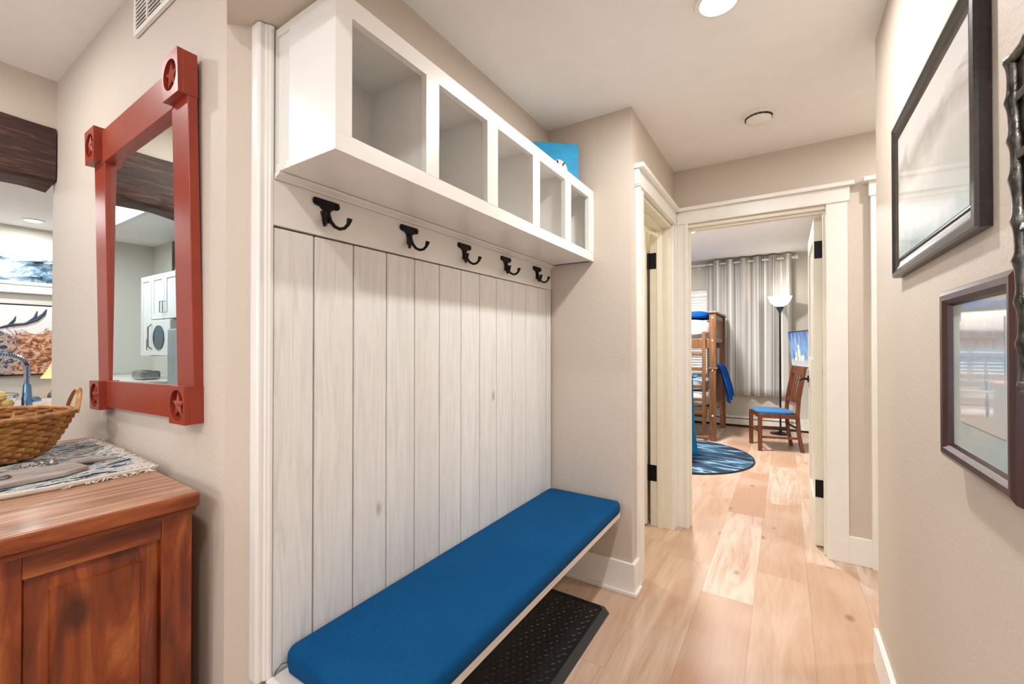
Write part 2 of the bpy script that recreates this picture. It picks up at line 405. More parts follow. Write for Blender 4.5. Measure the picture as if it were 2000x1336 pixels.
# right walls
struct(bx(.305, .46, -2.8, 2.18, 0, H).build('wall_right', 'wall'))
struct(bx(1.30, 1.42, 2.0, 3.15, 0, H).build('wall_right_recess', 'wall'))
struct(bx(.46, 1.30, 2.06, 2.18, 0, H).build('wall_right_return', 'wall'))
d3 = struct(bx(.505, 1.19, 3.075, 3.095, .01, 2.03).build('door_3', 'white2'))
# beam wall between entry and kitchen: wall above the beam only, kitchen beyond
struct(bx(-2.99, -2.79, -2.8, .52, 2.20, H).build('wall_over_beam', 'wall'))
# kitchen and living walls
m = MB().box(-6.62, -6.5, -1.15, 3.6, 0, 1.87).box(-6.62, -6.5, -1.15, 3.6, 2.155, H).box(-6.62, -6.5, -1.15, .2, 1.87, 2.155).box(-6.62, -6.5, 2.6, 3.6, 1.87, 2.155)
struct(m.build('wall_living_far', 'wall_grey'))
struct(bx(-6.5, -2.79, -1.15, -1.03, 0, H).build('wall_kitchen', 'wall_grey'))
struct(bx(-6.5, -2.6, 3.10, 3.22, 0, H).build('wall_living', 'wall_grey'))
struct(bx(-2.85, -2.74, .64, 3.10, 0, H).build('wall_living_side', 'wall_grey'))
# entry back wall with an invented window behind the camera, letting in fill light
m = MB().box(-2.9, .46, -2.92, -2.8, 0, .5).box(-2.9, .46, -2.92, -2.8, 2.1, H).box(-2.9, -2.3, -2.92, -2.8, .5, 2.1).box(-.4, .46, -2.92, -2.8, .5, 2.1)
struct(m.build('wall_back', 'wall'))
struct(bx(-2.99, -2.79, -2.8, -1.15, 0, 2.2).build('wall_entry_side', 'wall'))
wf = struct(MB().box(-2.3, -2.24, -2.90, -2.82, .5, 2.1).box(-.46, -.4, -2.90, -2.82, .5, 2.1).box(-2.24, -.46, -2.90, -2.82, .5, .56).box(-2.24, -.46, -2.90, -2.82, 2.04, 2.1).box(-1.37, -1.33, -2.90, -2.82, .56, 2.04).build('fill_window', 'white'))
# bedroom shell
m = MB().box(-3.4, -2.35, 7.40, 7.52, 0, 2.6).box(-2.35, -.35, 7.40, 7.52, 0, .76).box(-2.35, -.35, 7.40, 7.52, 2.13, 2.6).box(-.35, .44, 7.40, 7.52, 0, 2.6)
struct(m.build('wall_bedroom_back', 'wall_bed'))
struct(bx(.32, .44, 3.21, 7.40, 0, 2.6).build('wall_bedroom_right', 'wall_bed'))
struct(bx(-3.4, -3.28, 3.21, 7.40, 0, 2.6).build('wall_bedroom_left', 'wall_bed'))
# bath behind the left door
struct(bx(-2.55, -2.45, 2.25, 3.10, 0, H).build('wall_bath', 'wall_bed'))
struct(bx(-2.45, -1.26, 2.19, 2.25, 0, H).build('wall_bath_side', 'wall_bed'))

# ---- trim
tn = [0]
def trim(m, mat='white', bevel=.002):
    tn[0] += 1
    return struct(m.build('trim_%d' % tn[0], mat, None, bevel))
def casing(face, a0, a1, side, base, wdt=.095, z1=2.06, cap=True, jamb=.11, heads=(0, 0), mat='white'):
    pass
# hall-left doorway casing on plane x=-.645
X = -.645
trim(MB().box(X, X + .018, 2.195, 2.285, .0, 2.065).box(X, X + .024, 2.195, 2.21, 0, 2.065).box(X, X + .010, 2.285, 2.305, 0, 2.065))
trim(MB().box(X, X + .018, 3.005, 3.082, 0, 2.065).box(X, X + .024, 3.06, 3.082, 0, 2.065))
trim(MB().box(X, X + .022, 2.18, 3.082, 2.065, 2.145).box(X, X + .028, 2.185, 3.082, 2.058, 2.070).box(X, X + .048, 2.17, 3.062, 2.145, 2.168))
# jamb with stop
trim(MB().box(-.785, X, 2.30, 2.316, 0, 2.05).box(-.785, X, 3.004, 3.02, 0, 2.05).box(-.785, X, 2.316, 3.004, 2.034, 2.05)
     .box(-.735, -.70, 2.316, 2.328, 0, 2.034).box(-.735, -.70, 2.992, 3.004, 0, 2.034).box(-.735, -.70, 2.328, 2.992, 2.022, 2.034), 'white2')
# far doorway casing on plane y=3.10
Y = 3.10
trim(MB().box(-.622, -.555, Y - .018, Y, 0, 2.070).box(-.57, -.55, Y - .024, Y, 0, 2.070))
trim(MB().box(.205, .305, Y - .018, Y, 0, 2.070))
trim(MB().box(-.622, .315, Y - .022, Y, 2.070, 2.148).box(-.597, .333, Y - .048, Y, 2.148, 2.171).box(-.622, .31, Y - .028, Y, 2.064, 2.074))
trim(MB().box(-.575, -.556, Y, 3.22, 0, 2.055).box(.204, .222, Y, 3.22, 0, 2.055).box(-.556, .204, Y, 3.22, 2.04, 2.06)
     .box(-.556, -.545, Y + .03, Y + .07, 0, 2.04).box(.193, .204, Y + .03, Y + .07, 0, 2.04).box(-.556, .204, Y + .03, Y + .07, 2.026, 2.04), 'white2')
# casing of the next doorway in the far wall, mostly hidden by the picture wall
trim(MB().box(.405, .505, Y - .034, Y, 0, 2.07).box(1.19, 1.29, Y - .034, Y, 0, 2.07).box(.397, 1.30, Y - .040, Y, 2.07, 2.150).box(.372, 1.30, Y - .066, Y, 2.150, 2.173))
# baseboards
def base(name, m): return struct(m.build(name, 'white', None, .003))
base('baseboard_alcove', MB().box(-1.116, -.628, 2.108, 2.125, 0, .155).box(-1.116, -.616, 2.096, 2.108, 0, .018).box(-.645, -.628, 2.108, 2.195, 0, .155).box(-.628, -.616, 2.096, 2.195, 0, .018))
base('baseboard_right', MB().box(.288, .305, -2.8, 2.18, 0, .135).box(.276, .288, -2.8, 1.995, 0, .02))
base('baseboard_far', MB().box(.303, .407, 3.082, 3.10, 0, .155))
base('baseboard_alcove_back', MB().box(-1.116, -1.10, .60, 2.108, 0, .13))
base('baseboard_bedroom', MB().box(.305, .32, 4.2, 7.28, 0, .12))

# ---- doors
d1 = struct(bpy.data.objects.new('door_1', None)); COL.objects.link(d1); d1.location = (.19, 3.225, 0); ORIG['door_1'] = Vector((.19, 3.225, 0))
m = MB().box(.163, .181, 3.225, 3.99, .012, 2.025)
for (y0, y1, z0, z1) in ((3.225, 3.335, .012, 2.025), (3.88, 3.99, .012, 2.025), (3.335, 3.88, .012, .25), (3.335, 3.88, 1.0, 1.15), (3.335, 3.88, 1.90, 2.025)): m.box(.153, .197, y0, y1, z0, z1)
m.build('door_panel', 'white2', d1, .004)
m = MB().tube([(.153, 3.93, .985), (.143, 3.93, .985)], .026, 16).tube([(.15, 3.93, .985), (.105, 3.93, .985), (.098, 3.925, .985), (.098, 3.83, .983)], [.009, .009, .009, .008], 10)
m.box(.1525, .158, 3.895, 3.965, .92, 1.05)
m.build('door_handle', 'black', d1)
MB().tube([(.201, 3.222, 1.05), (.201, 3.222, 1.10)], .006, 8).build('hinge', 'black', d1)
for z in (.31, 1.775):
    MB().box(.155, .195, 3.2205, 3.225, z, z + .105).tube([(.199, 3.222, z), (.199, 3.222, z + .105)], .007, 8).build('hinge', 'black', d1)
d2 = struct(bpy.data.objects.new('door_2', None)); COL.objects.link(d2); d2.location = (-.79, 2.985, 0); ORIG['door_2'] = Vector((-.79, 2.985, 0))
MB().box(-1.50, -.802, 2.965, 3.0, .015, 2.025).box(-1.40, -.90, 2.96, 2.966, 1.1, 1.9).box(-1.40, -.90, 2.96, 2.966, .25, .95).build('door_panel', 'white2', d2, .003)
for z in (.307, 1.765):
    MB().box(-.794, -.742, 3.0025, 3.0045, z, z + .11).tube([(-.796, 3.0, z), (-.796, 3.0, z + .11)], .009, 8).box(-.84, -.80, 3.0, 3.003, z, z + .11).build('hinge', 'black', d2)

# ---- living room transom window
w1 = struct(MB().box(-6.60, -6.49, .2, 2.6, 1.852, 1.885).box(-6.60, -6.49, .2, 2.6, 2.14, 2.17).box(-6.60, -6.50, .18, .22, 1.87, 2.155).box(-6.60, -6.50, 2.58, 2.62, 1.87, 2.155).build('window_1', 'kitchen_white', None, .004))
g = bx(-6.565, -6.56, .22, 2.58, 1.885, 2.14).build('window_pane', 'pane', w1)
struct(bx(-6.5, -6.46, .1, 2.7, 1.765, 1.80).build('trim_sill', 'kitchen_white', None, .004))
# snow covered conifers outside
def snow_mat():
    t = NT('snowy_needles'); f = t.noise(t.coord((1, 1, 1)), 3.2, 6, .75, .6)
    t.base(t.ramp(f, [(.40, srgb(64, 84, 92)), (.50, srgb(150, 172, 182)), (.56, srgb(235, 242, 248))])); return t.set(.9)
M['snow'] = snow_mat()
trees = ['snowy conifer outside the transom window, nearest its near edge', 'snowy conifer in the middle of the transom window view', 'snowy conifer beyond the transom window, next to the moose art side']
for i, (tx_, yy, hh) in enumerate(((-10.5, .9, 3.6), (-13.3, 2.4, 4.6), (-10.5, 3.9, 3.9))):
    tr = thing('snowy_conifer', (tx_, yy, 0), trees[i], 'tree', 'snowy conifers outside')
    m = MB(); zz = .7; k = 0
    while zz < hh:
        r_ = 1.25 * (1 - zz / (hh + .3)) + .1
        m.lathe([(r_ * .25, zz + .42), (r_ * .7, zz + .2), (r_, zz), (r_ * .5, zz + .04), (.05, zz + .1)], (tx_, yy, 0), 14, 1 + .1 * math.sin(k), 1 + .1 * math.cos(k * 2)); zz += .32; k += 1
    m.build('foliage', 'snow', tr); MB().tube([(tx_, yy, 0), (tx_, yy, hh)], [.12, .03]).build('trunk', 'beam', tr)

# ---- bedroom window with blinds
w2 = struct(MB().box(-2.35, -2.29, 7.42, 7.50, .76, 2.13).box(-.41, -.35, 7.42, 7.50, .76, 2.13).box(-2.29, -.41, 7.42, 7.50, .76, .82).box(-2.29, -.41, 7.42, 7.50, 2.07, 2.13).box(-1.37, -1.33, 7.42, 7.50, .82, 2.07).build('window_2', 'white2', None, .003))
bx(-2.29, -.41, 7.47, 7.475, .82, 2.07).build('window_pane', 'pane', w2)
bl = thing('window_blind', (-1.35, 7.405, 1.45), 'white horizontal slat blind in the bedroom window beside the striped curtain', 'blind')
m = MB(); z = .80
while z < 2.06:
    m.box(-.90, .90, -.021, .021, -.0012, .0012, Matrix.Translation((-1.35, 7.40, z)) @ Euler((R(52), 0, 0)).to_matrix().to_4x4()); z += .042
m.build('slats', 'white', bl); bx(-2.27, -.43, 7.375, 7.42, 2.06, 2.11).build('head_rail', 'white', bl, .004)

# ================================================================== HALL CEILING FIXTURES
dl_labels = ['round lit downlight in the hall ceiling near the smoke detector', 'round lit downlight in the ceiling over the viewer', 'round lit downlight in front of the red mirror', 'added unseen fill downlight in the entry middle behind the viewer', 'added unseen fill downlight by the picture wall behind the viewer', 'added unseen fill downlight near the beam behind the viewer', 'round lit downlight over the hidden hall recess past the picture wall']
first = None
spots = [(x, y, H) for x, y in CEIL_LIGHTS] + [(-6.07, .98, H), (-4.2, 1.6, H)]
dl_labels += ['round lit downlight in the living room ceiling beyond the beam', 'round lit downlight in the kitchen ceiling over the island']
for (x, y, z), lb in zip(spots, dl_labels):
    if first is None:
        first = thing('downlight', (x, y, z), lb, 'ceiling light', 'recessed downlights')
        MB().lathe([(.058, -.002), (.060, -.012), (.075, -.010), (.080, 0)], (x, y, z), 40).build('trim_ring', 'white', first, smooth=40)
        MB().lathe([(.0, -.006), (.058, -.006), (.058, -.001), (0, -.001)], (x, y, z), 40).build('diffuser', 'led', first)
    else:
        c = copy_tree(first); c.location = (x, y, z); c['label'] = lb
sd = thing('smoke_detector', (-.11, 2.56, H), 'round white smoke detector on the hall ceiling', 'smoke detector')
MB().lathe([(.070, 0), (.070, -.014), (.066, -.016), (0, -.016)], (-.11, 2.56, H), 40).build('base', 'white', sd, smooth=40)
MB().lathe([(.058, -.016), (.060, -.02), (.056, -.034), (.046, -.040), (0, -.041)], (-.11, 2.56, H), 40).build('cover', 'white', sd, smooth=40)
m = MB()
for k in range(18):
    a = k * math.tau / 18
    m.box(-.007, .007, -.0015, .0015, -.002, .002, Matrix.Translation((-.11 + .0605 * math.cos(a), 2.56 + .0605 * math.sin(a), H - .021)) @ Euler((0, 0, a + math.pi / 2)).to_matrix().to_4x4())
m.build('vent_slots', 'dark_gap', sd)

# ================================================================== MUDROOM PANEL
px0, px1 = -1.116, -1.095
pn = thing('plank_wall_panel', (-1.105, 1.35, .44), 'whitewashed vertical plank panel on the wall behind the bench', 'wall panel')
seams = [.590, .703, .832, .959, 1.085, 1.213, 1.340, 1.464, 1.591, 1.721, 1.850, 1.972, 2.064]
m = MB()
for a, b_ in zip(seams, seams[1:]): m.box(px0, px1 - .004, a + .0027, b_ - .0027, .02, 1.542)
m.build('planks', 'plank', pn, .002)
bx(px0 - .0, px0 + .006, .59, 2.064, .02, 1.545).build('backing', 'dark_gap', pn)
bx(px0, px1, .588, 2.123, 1.547, 1.664).build('hook_rail', 'cubby', pn, .002)
m = MB().prism([(px0, 1.664), (px1 + .005, 1.664), (px1 + .008, 1.668), (px1 + .022, 1.674), (px1 + .024, 1.6795), (px0, 1.6795)], 'y', .590, 2.123)
m.build('cove_molding', 'cubby', pn)
m = MB().prism([(-1.14, .555), (-1.112, .555), (-1.104, .559), (-1.103, .570), (-1.098, .572), (-1.097, .577), (-1.093, .579), (-1.093, .588), (-1.14, .588)], 'z', .40, 2.053)
m.build('edge_molding', 'cubby', pn, .002)
MB().box(px0, -1.092, 2.066, 2.078, .02, 1.545).box(px0, -1.098, 2.078, 2.094, .02, 1.545).box(px0, -1.092, 2.094, 2.108, .02, 1.545).build('edge_molding', 'cubby', pn, .001)

# cubby shelf
cb = thing('cubby_shelf', (-.97, 1.36, 1.68), 'white five-opening cubby shelf mounted above the row of hooks', 'cubby shelf')
bx(-1.09, -.862, .592, 2.123, 1.681, 1.70).build('bottom_board', 'cubby', cb)
bx(-1.09, -.862, .592, 2.123, 2.026, 2.045).build('top_board', 'cubby', cb)
bx(-1.112, -1.09, .592, 2.123, 1.681, 2.045).build('back_board', 'cubby', cb)
MB().box(-1.032, -.862, .591, .612, 1.6805, 2.046).build('side_panel', 'cubby', cb, .0015)
MB().box(-1.112, -1.034, .598, .615, 1.6805, 2.046).build('filler_strip', 'cubby', cb)
bx(-1.09, -.862, 2.105, 2.123, 1.681, 2.045).build('side_panel', 'cubby', cb)
op = [(.633, .878), (.929, 1.170), (1.231, 1.480), (1.535, 1.777), (1.838, 2.056)]
for (a, b1), (c, d) in zip(op, op[1:]): bx(-1.09, -.864, b1 + .012, c - .022, 1.70, 2.026).build('divider', 'cubby', cb)
m = MB().box(-.864, -.845, .590, 2.123, 1.680, 1.723).box(-.864, -.845, .590, 2.123, 2.000, 2.047)
for a, b_ in ((.590, .633), (.878, .929), (1.170, 1.231), (1.480, 1.535), (1.777, 1.838), (2.056, 2.123)): m.box(-.864, -.845, a, b_, 1.723, 2.000)
m.build('face_frame', 'cubby', cb)

# turquoise canvas on the shelf
cv = thing('turquoise_canvas', (-1.0, 2.0, 2.0495), 'small turquoise painted canvas standing on top of the cubby shelf', 'painting', rotz=40)
MB().box(-.125, .115, -.009, .009, .001, .243).build('canvas', 'canvas_blue', cv, .002)
MB().box(-.11, .10, .010, .016, .012, .23).build('stretcher', 'bunk', cv)
m = MB().ball((.01, -.009, .085), .05, .95, .06, 1.45).ball((-.03, -.009, .03), .05, 1.2, .06, .9).ball((.05, -.009, .02), .04, 1.2, .06, .9)
m.build('painted_shape', 'paint_white', cv, smooth=60)
MB().tube([(0, -.013, .15), (.006, -.0135, .125)], .0035, 6).tube([(.03, -.013, .125), (.038, -.0135, .14)], .0035, 6).build('painted_marks', 'black_plastic', cv)

# coat hooks
hook_y = [.735, 1.051, 1.353, 1.658, 1.955]
hook_lab = ['black double-prong coat hook nearest the big red mirror', 'black double-prong coat hook, second along the rail from the mirror side', 'black double-prong coat hook in the middle of the rail', 'black double-prong coat hook, next to last toward the doorway', 'black double-prong coat hook nearest the far end wall of the bench alcove']
hk = thing('coat_hook', (px1, hook_y[0], 1.61), hook_lab[0], 'coat hook', 'coat hooks on the white rail', local=True)
pl = []
for (y_, z_) in [(-.042, .032), (-.038, .040), (-.020, .040), (.020, .040), (.038, .040), (.042, .032), (.041, .024), (.034, .019), (.022, .018), (.012, .010), (.009, -.004), (.009, -.024), (-.009, -.024), (-.009, -.004), (-.012, .010), (-.022, .018), (-.034, .019), (-.041, .024)]: pl.append((y_, z_))
MB().prism(pl, 'x', 0, .007).build('plate', 'black', hk, .002)
for s_ in (-1, 1):
    MB().tube([(.006, .002 * s_, .012), (.008, .004 * s_, -.004), (.012, .008 * s_, -.02), (.020, .015 * s_, -.034), (.030, .024 * s_, -.040), (.040, .032 * s_, -.037), (.047, .038 * s_, -.027), (.050, .041 * s_, -.014), (.0505, .0415 * s_, -.010)], [.005, .0055, .0052, .005, .0048, .0048, .0052, .0075, .0078], 10).build('prong', 'black', hk, smooth=50)
for y_ in (-.03, .03): MB().ball((.008, y_, .030), .004).build('screw', 'black', hk)
for y_, lb in list(zip(hook_y, hook_lab))[1:]:
    c = copy_tree(hk); c.location = (px1, y_, 1.61); c['label'] = lb

# bench
bn = thing('wall_bench', (-.9, 1.35, .38), 'white floating bench slab under the blue cushion', 'bench')
bx(-1.093, -.700, .572, 2.106, .376, .404).build('seat_board', 'cubby', bn, .002)
bx(-1.093, -.74, .575, .597, .25, .376).build('end_cleat', 'cubby', bn, .002)
bx(-1.093, -.735, 2.084, 2.106, .335, .376).build('end_cleat', 'cubby', bn, .002)
bx(-1.093, -1.07, .597, 2.084, .31, .376).build('back_cleat', 'cubby', bn, .002)
# cushion
def cushion():
    m = MB(); x0, x1, y0, y1, z0, z1 = -1.090, -.690, .612, 2.10, .405, .462
    def outline(inset):
        r = .035; pts = []
        for cx_, cy_, a0 in ((x1 - r, y1 - r, 0), (x0 + r, y1 - r, 90), (x0 + r, y0 + r, 180), (x1 - r, y0 + r, 270)):
            for k in range(7):
                a = R(a0 + 15 * k); pts.append((cx_ + (r - inset) * math.cos(a), cy_ + (r - inset) * math.sin(a)))
        return pts
    prof = [(.012, z0), (.002, z0 + .006), (-.002, z0 + .028), (0.0, z1 - .010), (.005, z1 - .003), (.014, z1), (.03, z1 + .001)]
    rings = [[m.b.verts.new((p[0], p[1], z)) for p in outline(i)] for i, z in prof]
    n = len(rings[0])
    for a, b_ in zip(rings, rings[1:]):
        for k in range(n): m.b.faces.new((a[k], a[(k + 1) % n], b_[(k + 1) % n], b_[k]))
    m.b.faces.new(rings[0][::-1]); m.b.faces.new(rings[-1])
    return m
cu = thing('bench_cushion', (-.89, 1.35, .404), 'long blue canvas bench cushion lying on the white bench', 'cushion')
cushion().build('pad', 'cushion', cu, smooth=50)
MB().tube([(-1.085, .63, .42), (-1.092, .612, .422), (-1.093, .598, .412), (-1.088, .592, .405)], .0012, 5).build('tie_thread', 'black_plastic', cu)
# boot tray
bt = thing('boot_tray', (-.87, 1.4, 0), 'black rubber diamond-plate boot mat on the floor under the bench', 'mat')
ch = .035
def oct_(x0, x1, y0, y1, c): return [(x0 + c, y0), (x1 - c, y0), (x1, y0 + c), (x1, y1 - c), (x1 - c, y1), (x0 + c, y1), (x0, y1 - c), (x0, y0 + c)]
m = MB(); A = oct_(-1.055, -.688, .78, 1.945, ch); B = oct_(-1.030, -.716, .805, 1.92, ch * .6); C = oct_(-1.026, -.720, .809, 1.916, ch * .6)
r0 = [m.b.verts.new((p[0], p[1], .001)) for p in A]; r1 = [m.b.verts.new((p[0], p[1], .006)) for p in A]; r2 = [m.b.verts.new((p[0], p[1], .020)) for p in B]; r3 = [m.b.verts.new((p[0], p[1], .014)) for p in C]
for a, b_ in ((r0, r1), (r1, r2), (r2, r3)):
    for k in range(8): m.b.faces.new((a[k], a[(k + 1) % 8], b_[(k + 1) % 8], b_[k]))
m.b.faces.new(r0[::-1]); m.b.faces.new(r3); m.build('tray', 'rubber', bt)
m = MB(); i = 0; yy = .83
while yy < 1.905:
    xx = -1.012 + (.015 if i % 2 else 0); j = 0
    while xx < -.728:
        a = R(52 if (i + j) % 2 else -52)
        mt = Matrix.Translation((xx, yy, .0145)) @ Euler((0, 0, a)).to_matrix().to_4x4()
        pts = [(-.0125, 0, 0), (0, -.0035, 0), (.0125, 0, 0), (0, .0035, 0)]
        vs = [m.b.verts.new(mt @ Vector(p)) for p in pts]; top = m.b.verts.new(mt @ Vector((0, 0, .0028)))
        for k in range(4): m.b.faces.new((vs[k], vs[(k + 1) % 4], top))
        xx += .030; j += 1
    yy += .024; i += 1
m.build('tread_pattern', 'rubber', bt)

# ================================================================== RED MIRROR
mr = thing('red_framed_mirror', (-1.713, .472, 1.516), 'tall red painted mirror with carved star corner blocks hanging above the pine chest', 'mirror')
bxs, bxe, bzs, bze = -1.713 - .391, -1.713 + .396, 1.516 - .4935, 1.516 + .4935
fy0, fy1 = .492, .517
SW = .10   # block size
bx(bxs + .02, bxe - .02, .513, .518, bzs + .02, bze - .02).build('backing_board', 'dark_gap', mr)
bx(bxs + .012, bxs + .120, fy0 + .002, fy1, bzs + .09, bze - .10).build('side_rail', 'red', mr, .0015)
bx(bxe - .103, bxe - .002, fy0 + .002, fy1, bzs + .09, bze - .10).build('side_rail', 'red', mr, .0015)
bx(bxs + SW - .01, bxe - SW + .01, fy0, fy1, bzs + .008, bzs + .100).build('bottom_rail', 'red', mr, .0015)
bx(bxs + SW - .01, bxe - SW + .01, fy0, fy1, bze - .125, bze - .015).build('top_rail', 'red', mr, .0015)
gx0, gx1, gz0, gz1 = bxs + .120, bxe - .103, bzs + .100, bze - .125
bx(gx0 - .004, gx1 + .004, .505, .509, gz0 - .004, gz1 + .004).build('glass', 'mirror', mr).rotation_euler = (R(-.8), 0, 0)
star = []
for k in range(10):
    a = R(90 + 36 * k); r_ = .036 if k % 2 == 0 else .0145; star.append((r_ * math.cos(a), r_ * math.sin(a)))
star = star[::-1]
for cx_, cz_ in ((bxs + SW / 2, bzs + SW / 2), (bxe - SW / 2, bzs + SW / 2), (bxs + SW / 2, bze - .058), (bxe - SW / 2, bze - .058)):
    hz = SW / 2 if cz_ < 1.5 else .058
    m = MB().box(cx_ - SW / 2, cx_ + SW / 2, .484, .518, cz_ - hz, cz_ + hz)
    blk = m.build('corner_block', 'red', mr, .001)
    # front plate with a round recess
    m = MB(); N = 40; sq = []; ci = []
    for k in range(N):
        a = math.tau * k / N; ca, sa = math.cos(a), math.sin(a)
        sc_ = min((SW / 2) / max(abs(ca), 1e-6), hz / max(abs(sa), 1e-6)); sq.append((cx_ + ca * sc_, cz_ + sa * sc_)); ci.append((cx_ + .041 * ca, cz_ + .041 * sa))
    # insert exact corners by snapping nearest samples
    for sx_, sz_ in ((1, 1), (1, -1), (-1, 1), (-1, -1)):
        tx, tz = cx_ + sx_ * SW / 2, cz_ + sz_ * hz
        k = min(range(N), key=lambda q: (sq[q][0] - tx) ** 2 + (sq[q][1] - tz) ** 2); sq[k] = (tx, tz)
    V = lambda p, y_: m.b.verts.new((p[0], y_, p[1]))
    sf = [V(p, .472) for p in sq]; sb = [V(p, .484) for p in sq]; cf = [V(p, .472) for p in ci]; cbk = [V(p, .4835) for p in ci]
    for k in range(N):
        q = (k + 1) % N
        m.b.faces.new((sf[k], sf[q], cf[q], cf[k])); m.b.faces.new((sf[k], sb[k], sb[q], sf[q])); m.b.faces.new((cf[k], cf[q], cbk[q], cbk[k]))
    m.build('recess_plate', 'red', blk)
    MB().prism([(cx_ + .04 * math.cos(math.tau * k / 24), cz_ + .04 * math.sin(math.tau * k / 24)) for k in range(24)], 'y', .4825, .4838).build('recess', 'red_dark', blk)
    m = MB(); top = m.b.verts.new((cx_, .470, cz_)); ring = [m.b.verts.new((cx_ + a, .476, cz_ + b_)) for a, b_ in star]; rb = [m.b.verts.new((cx_ + a, .4826, cz_ + b_)) for a, b_ in star]
    for k in range(10): q = (k + 1) % 10; m.b.faces.new((ring[k], ring[q], top)); m.b.faces.new((rb[k], rb[q], ring[q], ring[k]))
    m.build('star', 'red', blk)

mr.rotation_euler = (R(.8), R(-1.35), 0); mr.location.y = .470
# air vent
av = thing('air_vent_grille', (-1.62, .518, 2.25), 'white metal air vent grille high on the wall above the red mirror', 'vent')
m = MB().box(-1.80, -1.44, .508, .519, 2.252, 2.268).box(-1.80, -1.44, .508, .519, 2.385, 2.405).box(-1.80, -1.783, .508, .519, 2.268, 2.385).box(-1.457, -1.44, .508, .519, 2.268, 2.385)
m.build('frame', 'white', av, .002)
bx(-1.785, -1.455, .515, .5195, 2.266, 2.387).build('duct_opening', 'dark_gap', av)
m = MB()
for k in range(9): m.box(-.16, .16, -.004, .004, -.0009, .0009, Matrix.Translation((-1.62, .511, 2.276 + k * .0128)) @ Euler((R(35), 0, 0)).to_matrix().to_4x4())
m.box(-1.686, -1.678, .508, .514, 2.268, 2.385).box(-1.571, -1.563, .508, .514, 2.268, 2.385)
m.build('louvers', 'white', av)

# ================================================================== PINE CHEST
ch_ = thing('pine_chest', (-1.209, .471, 0), 'stained reddish pine chest with raised panels under the red mirror', 'chest', rotz=-2.1)
D, L = -.67, -1.09
def slab():
    m = MB().box(L, -.014, D, .004, .846, .880); return m
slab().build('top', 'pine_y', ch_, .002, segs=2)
bx(-.0135, 0, D, .004, .8462, .8795).build('top_edge', 'pine_rail', ch_, .005, segs=3)
bx(L + .02, -.012, D + .01, .001, .832, .846).build('top_molding', 'pine_rail', ch_, .004)
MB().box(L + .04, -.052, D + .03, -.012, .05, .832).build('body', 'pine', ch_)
for (a, b_) in ((-.062, -.001), (-.385, -.281), (D + .015, D + .075)): bx(-.052, -.036, a, b_, .0, .832).build('stile', 'pine', ch_, .002)
for (a, b_) in ((-.281, -.062), (D + .075, -.385)):
    bx(-.052, -.037, a, b_, .780, .832).build('rail', 'pine_rail', ch_, .002)
    bx(-.052, -.037, a, b_, .06, .14).build('rail', 'pine_rail', ch_, .002)
    m = MB(); P0 = [(a, .14), (b_, .14), (b_, .780), (a, .780)]; iw = .036
    P1 = [(a + .004, .144), (b_ - .004, .144), (b_ - .004, .776), (a + .004, .776)]; P2 = [(a + iw, .14 + iw), (b_ - iw, .14 + iw), (b_ - iw, .780 - iw), (a + iw, .780 - iw)]
    P3 = [(p[0] + (.003 if i in (0, 3) else -.003), p[1] + (.003 if i < 2 else -.003)) for i, p in enumerate(P2)]
    vs = [[m.b.verts.new((xx, p[0], p[1])) for p in P] for P, xx in ((P0, -.0515), (P1, -.049), (P2, -.043), (P3, -.0385))]
    for q, r_ in zip(vs, vs[1:]):
        for k in range(4): m.b.faces.new((q[k], q[(k + 1) % 4], r_[(k + 1) % 4], r_[k]))
    m.b.faces.new(vs[-1]); m.b.faces.new(vs[0][::-1])
    m.build('raised_panel', 'pine', ch_)
for xx in (L + .05, -.10):
    for yy in (D + .05, -.05): bx(xx - .025, xx + .025, yy - .025, yy + .025, 0, .06).build('foot', 'pine', ch_)

# runner
rn = thing('woven_table_runner', (-1.85, .2, .881), 'fringed blue, white and coral woven runner spread over the pine chest', 'table runner')
def rf(u, v):
    x = -2.19 + .66 * u; y = -.12 + .60 * v; z = .884 + .0012 * math.sin(u * 40) * math.cos(v * 23)
    if v > .93: y = y; z += 0.004 * (v - .93) / .07
    return (x + .006 * math.sin(v * 11), y + .026 * (1 - u), z)
MB().grid(rf, 60, 40).build('cloth', 'runner', rn, solid=.003, smooth=60)
m = MB()
m.tube([(-1.53 + .006 * math.sin(k / 30 * 11) + random.uniform(-.002, .002), -.12 + .61 * k / 30, .887) for k in range(31)], .0095, 8, flat=.55)
m.build('edge_binding', 'tape', rn, smooth=60)
m = MB()
for k in range(110):
    x = -2.18 + .655 * k / 110 + random.uniform(-.003, .003); y0 = .478 + .026 * (1 - (x + 2.19) / .66)
    m.tube([(x, y0 - .01, .887), (x + random.uniform(-.004, .004), y0 + .002, .890 + random.uniform(0, .004)), (x + random.uniform(-.01, .01), min(y0 + .016, .512), .886 + random.uniform(0, .008))], .0013, 4)
for k in range(24):
    y = .30 + .18 * random.random(); x = -1.525
    m.tube([(x, y, .888), (x + .008, y + random.uniform(-.01, .01), .886), (x + .018, y + random.uniform(-.02, .02), .8845)], .0011, 4)
m.build('fringe', 'tape', rn)

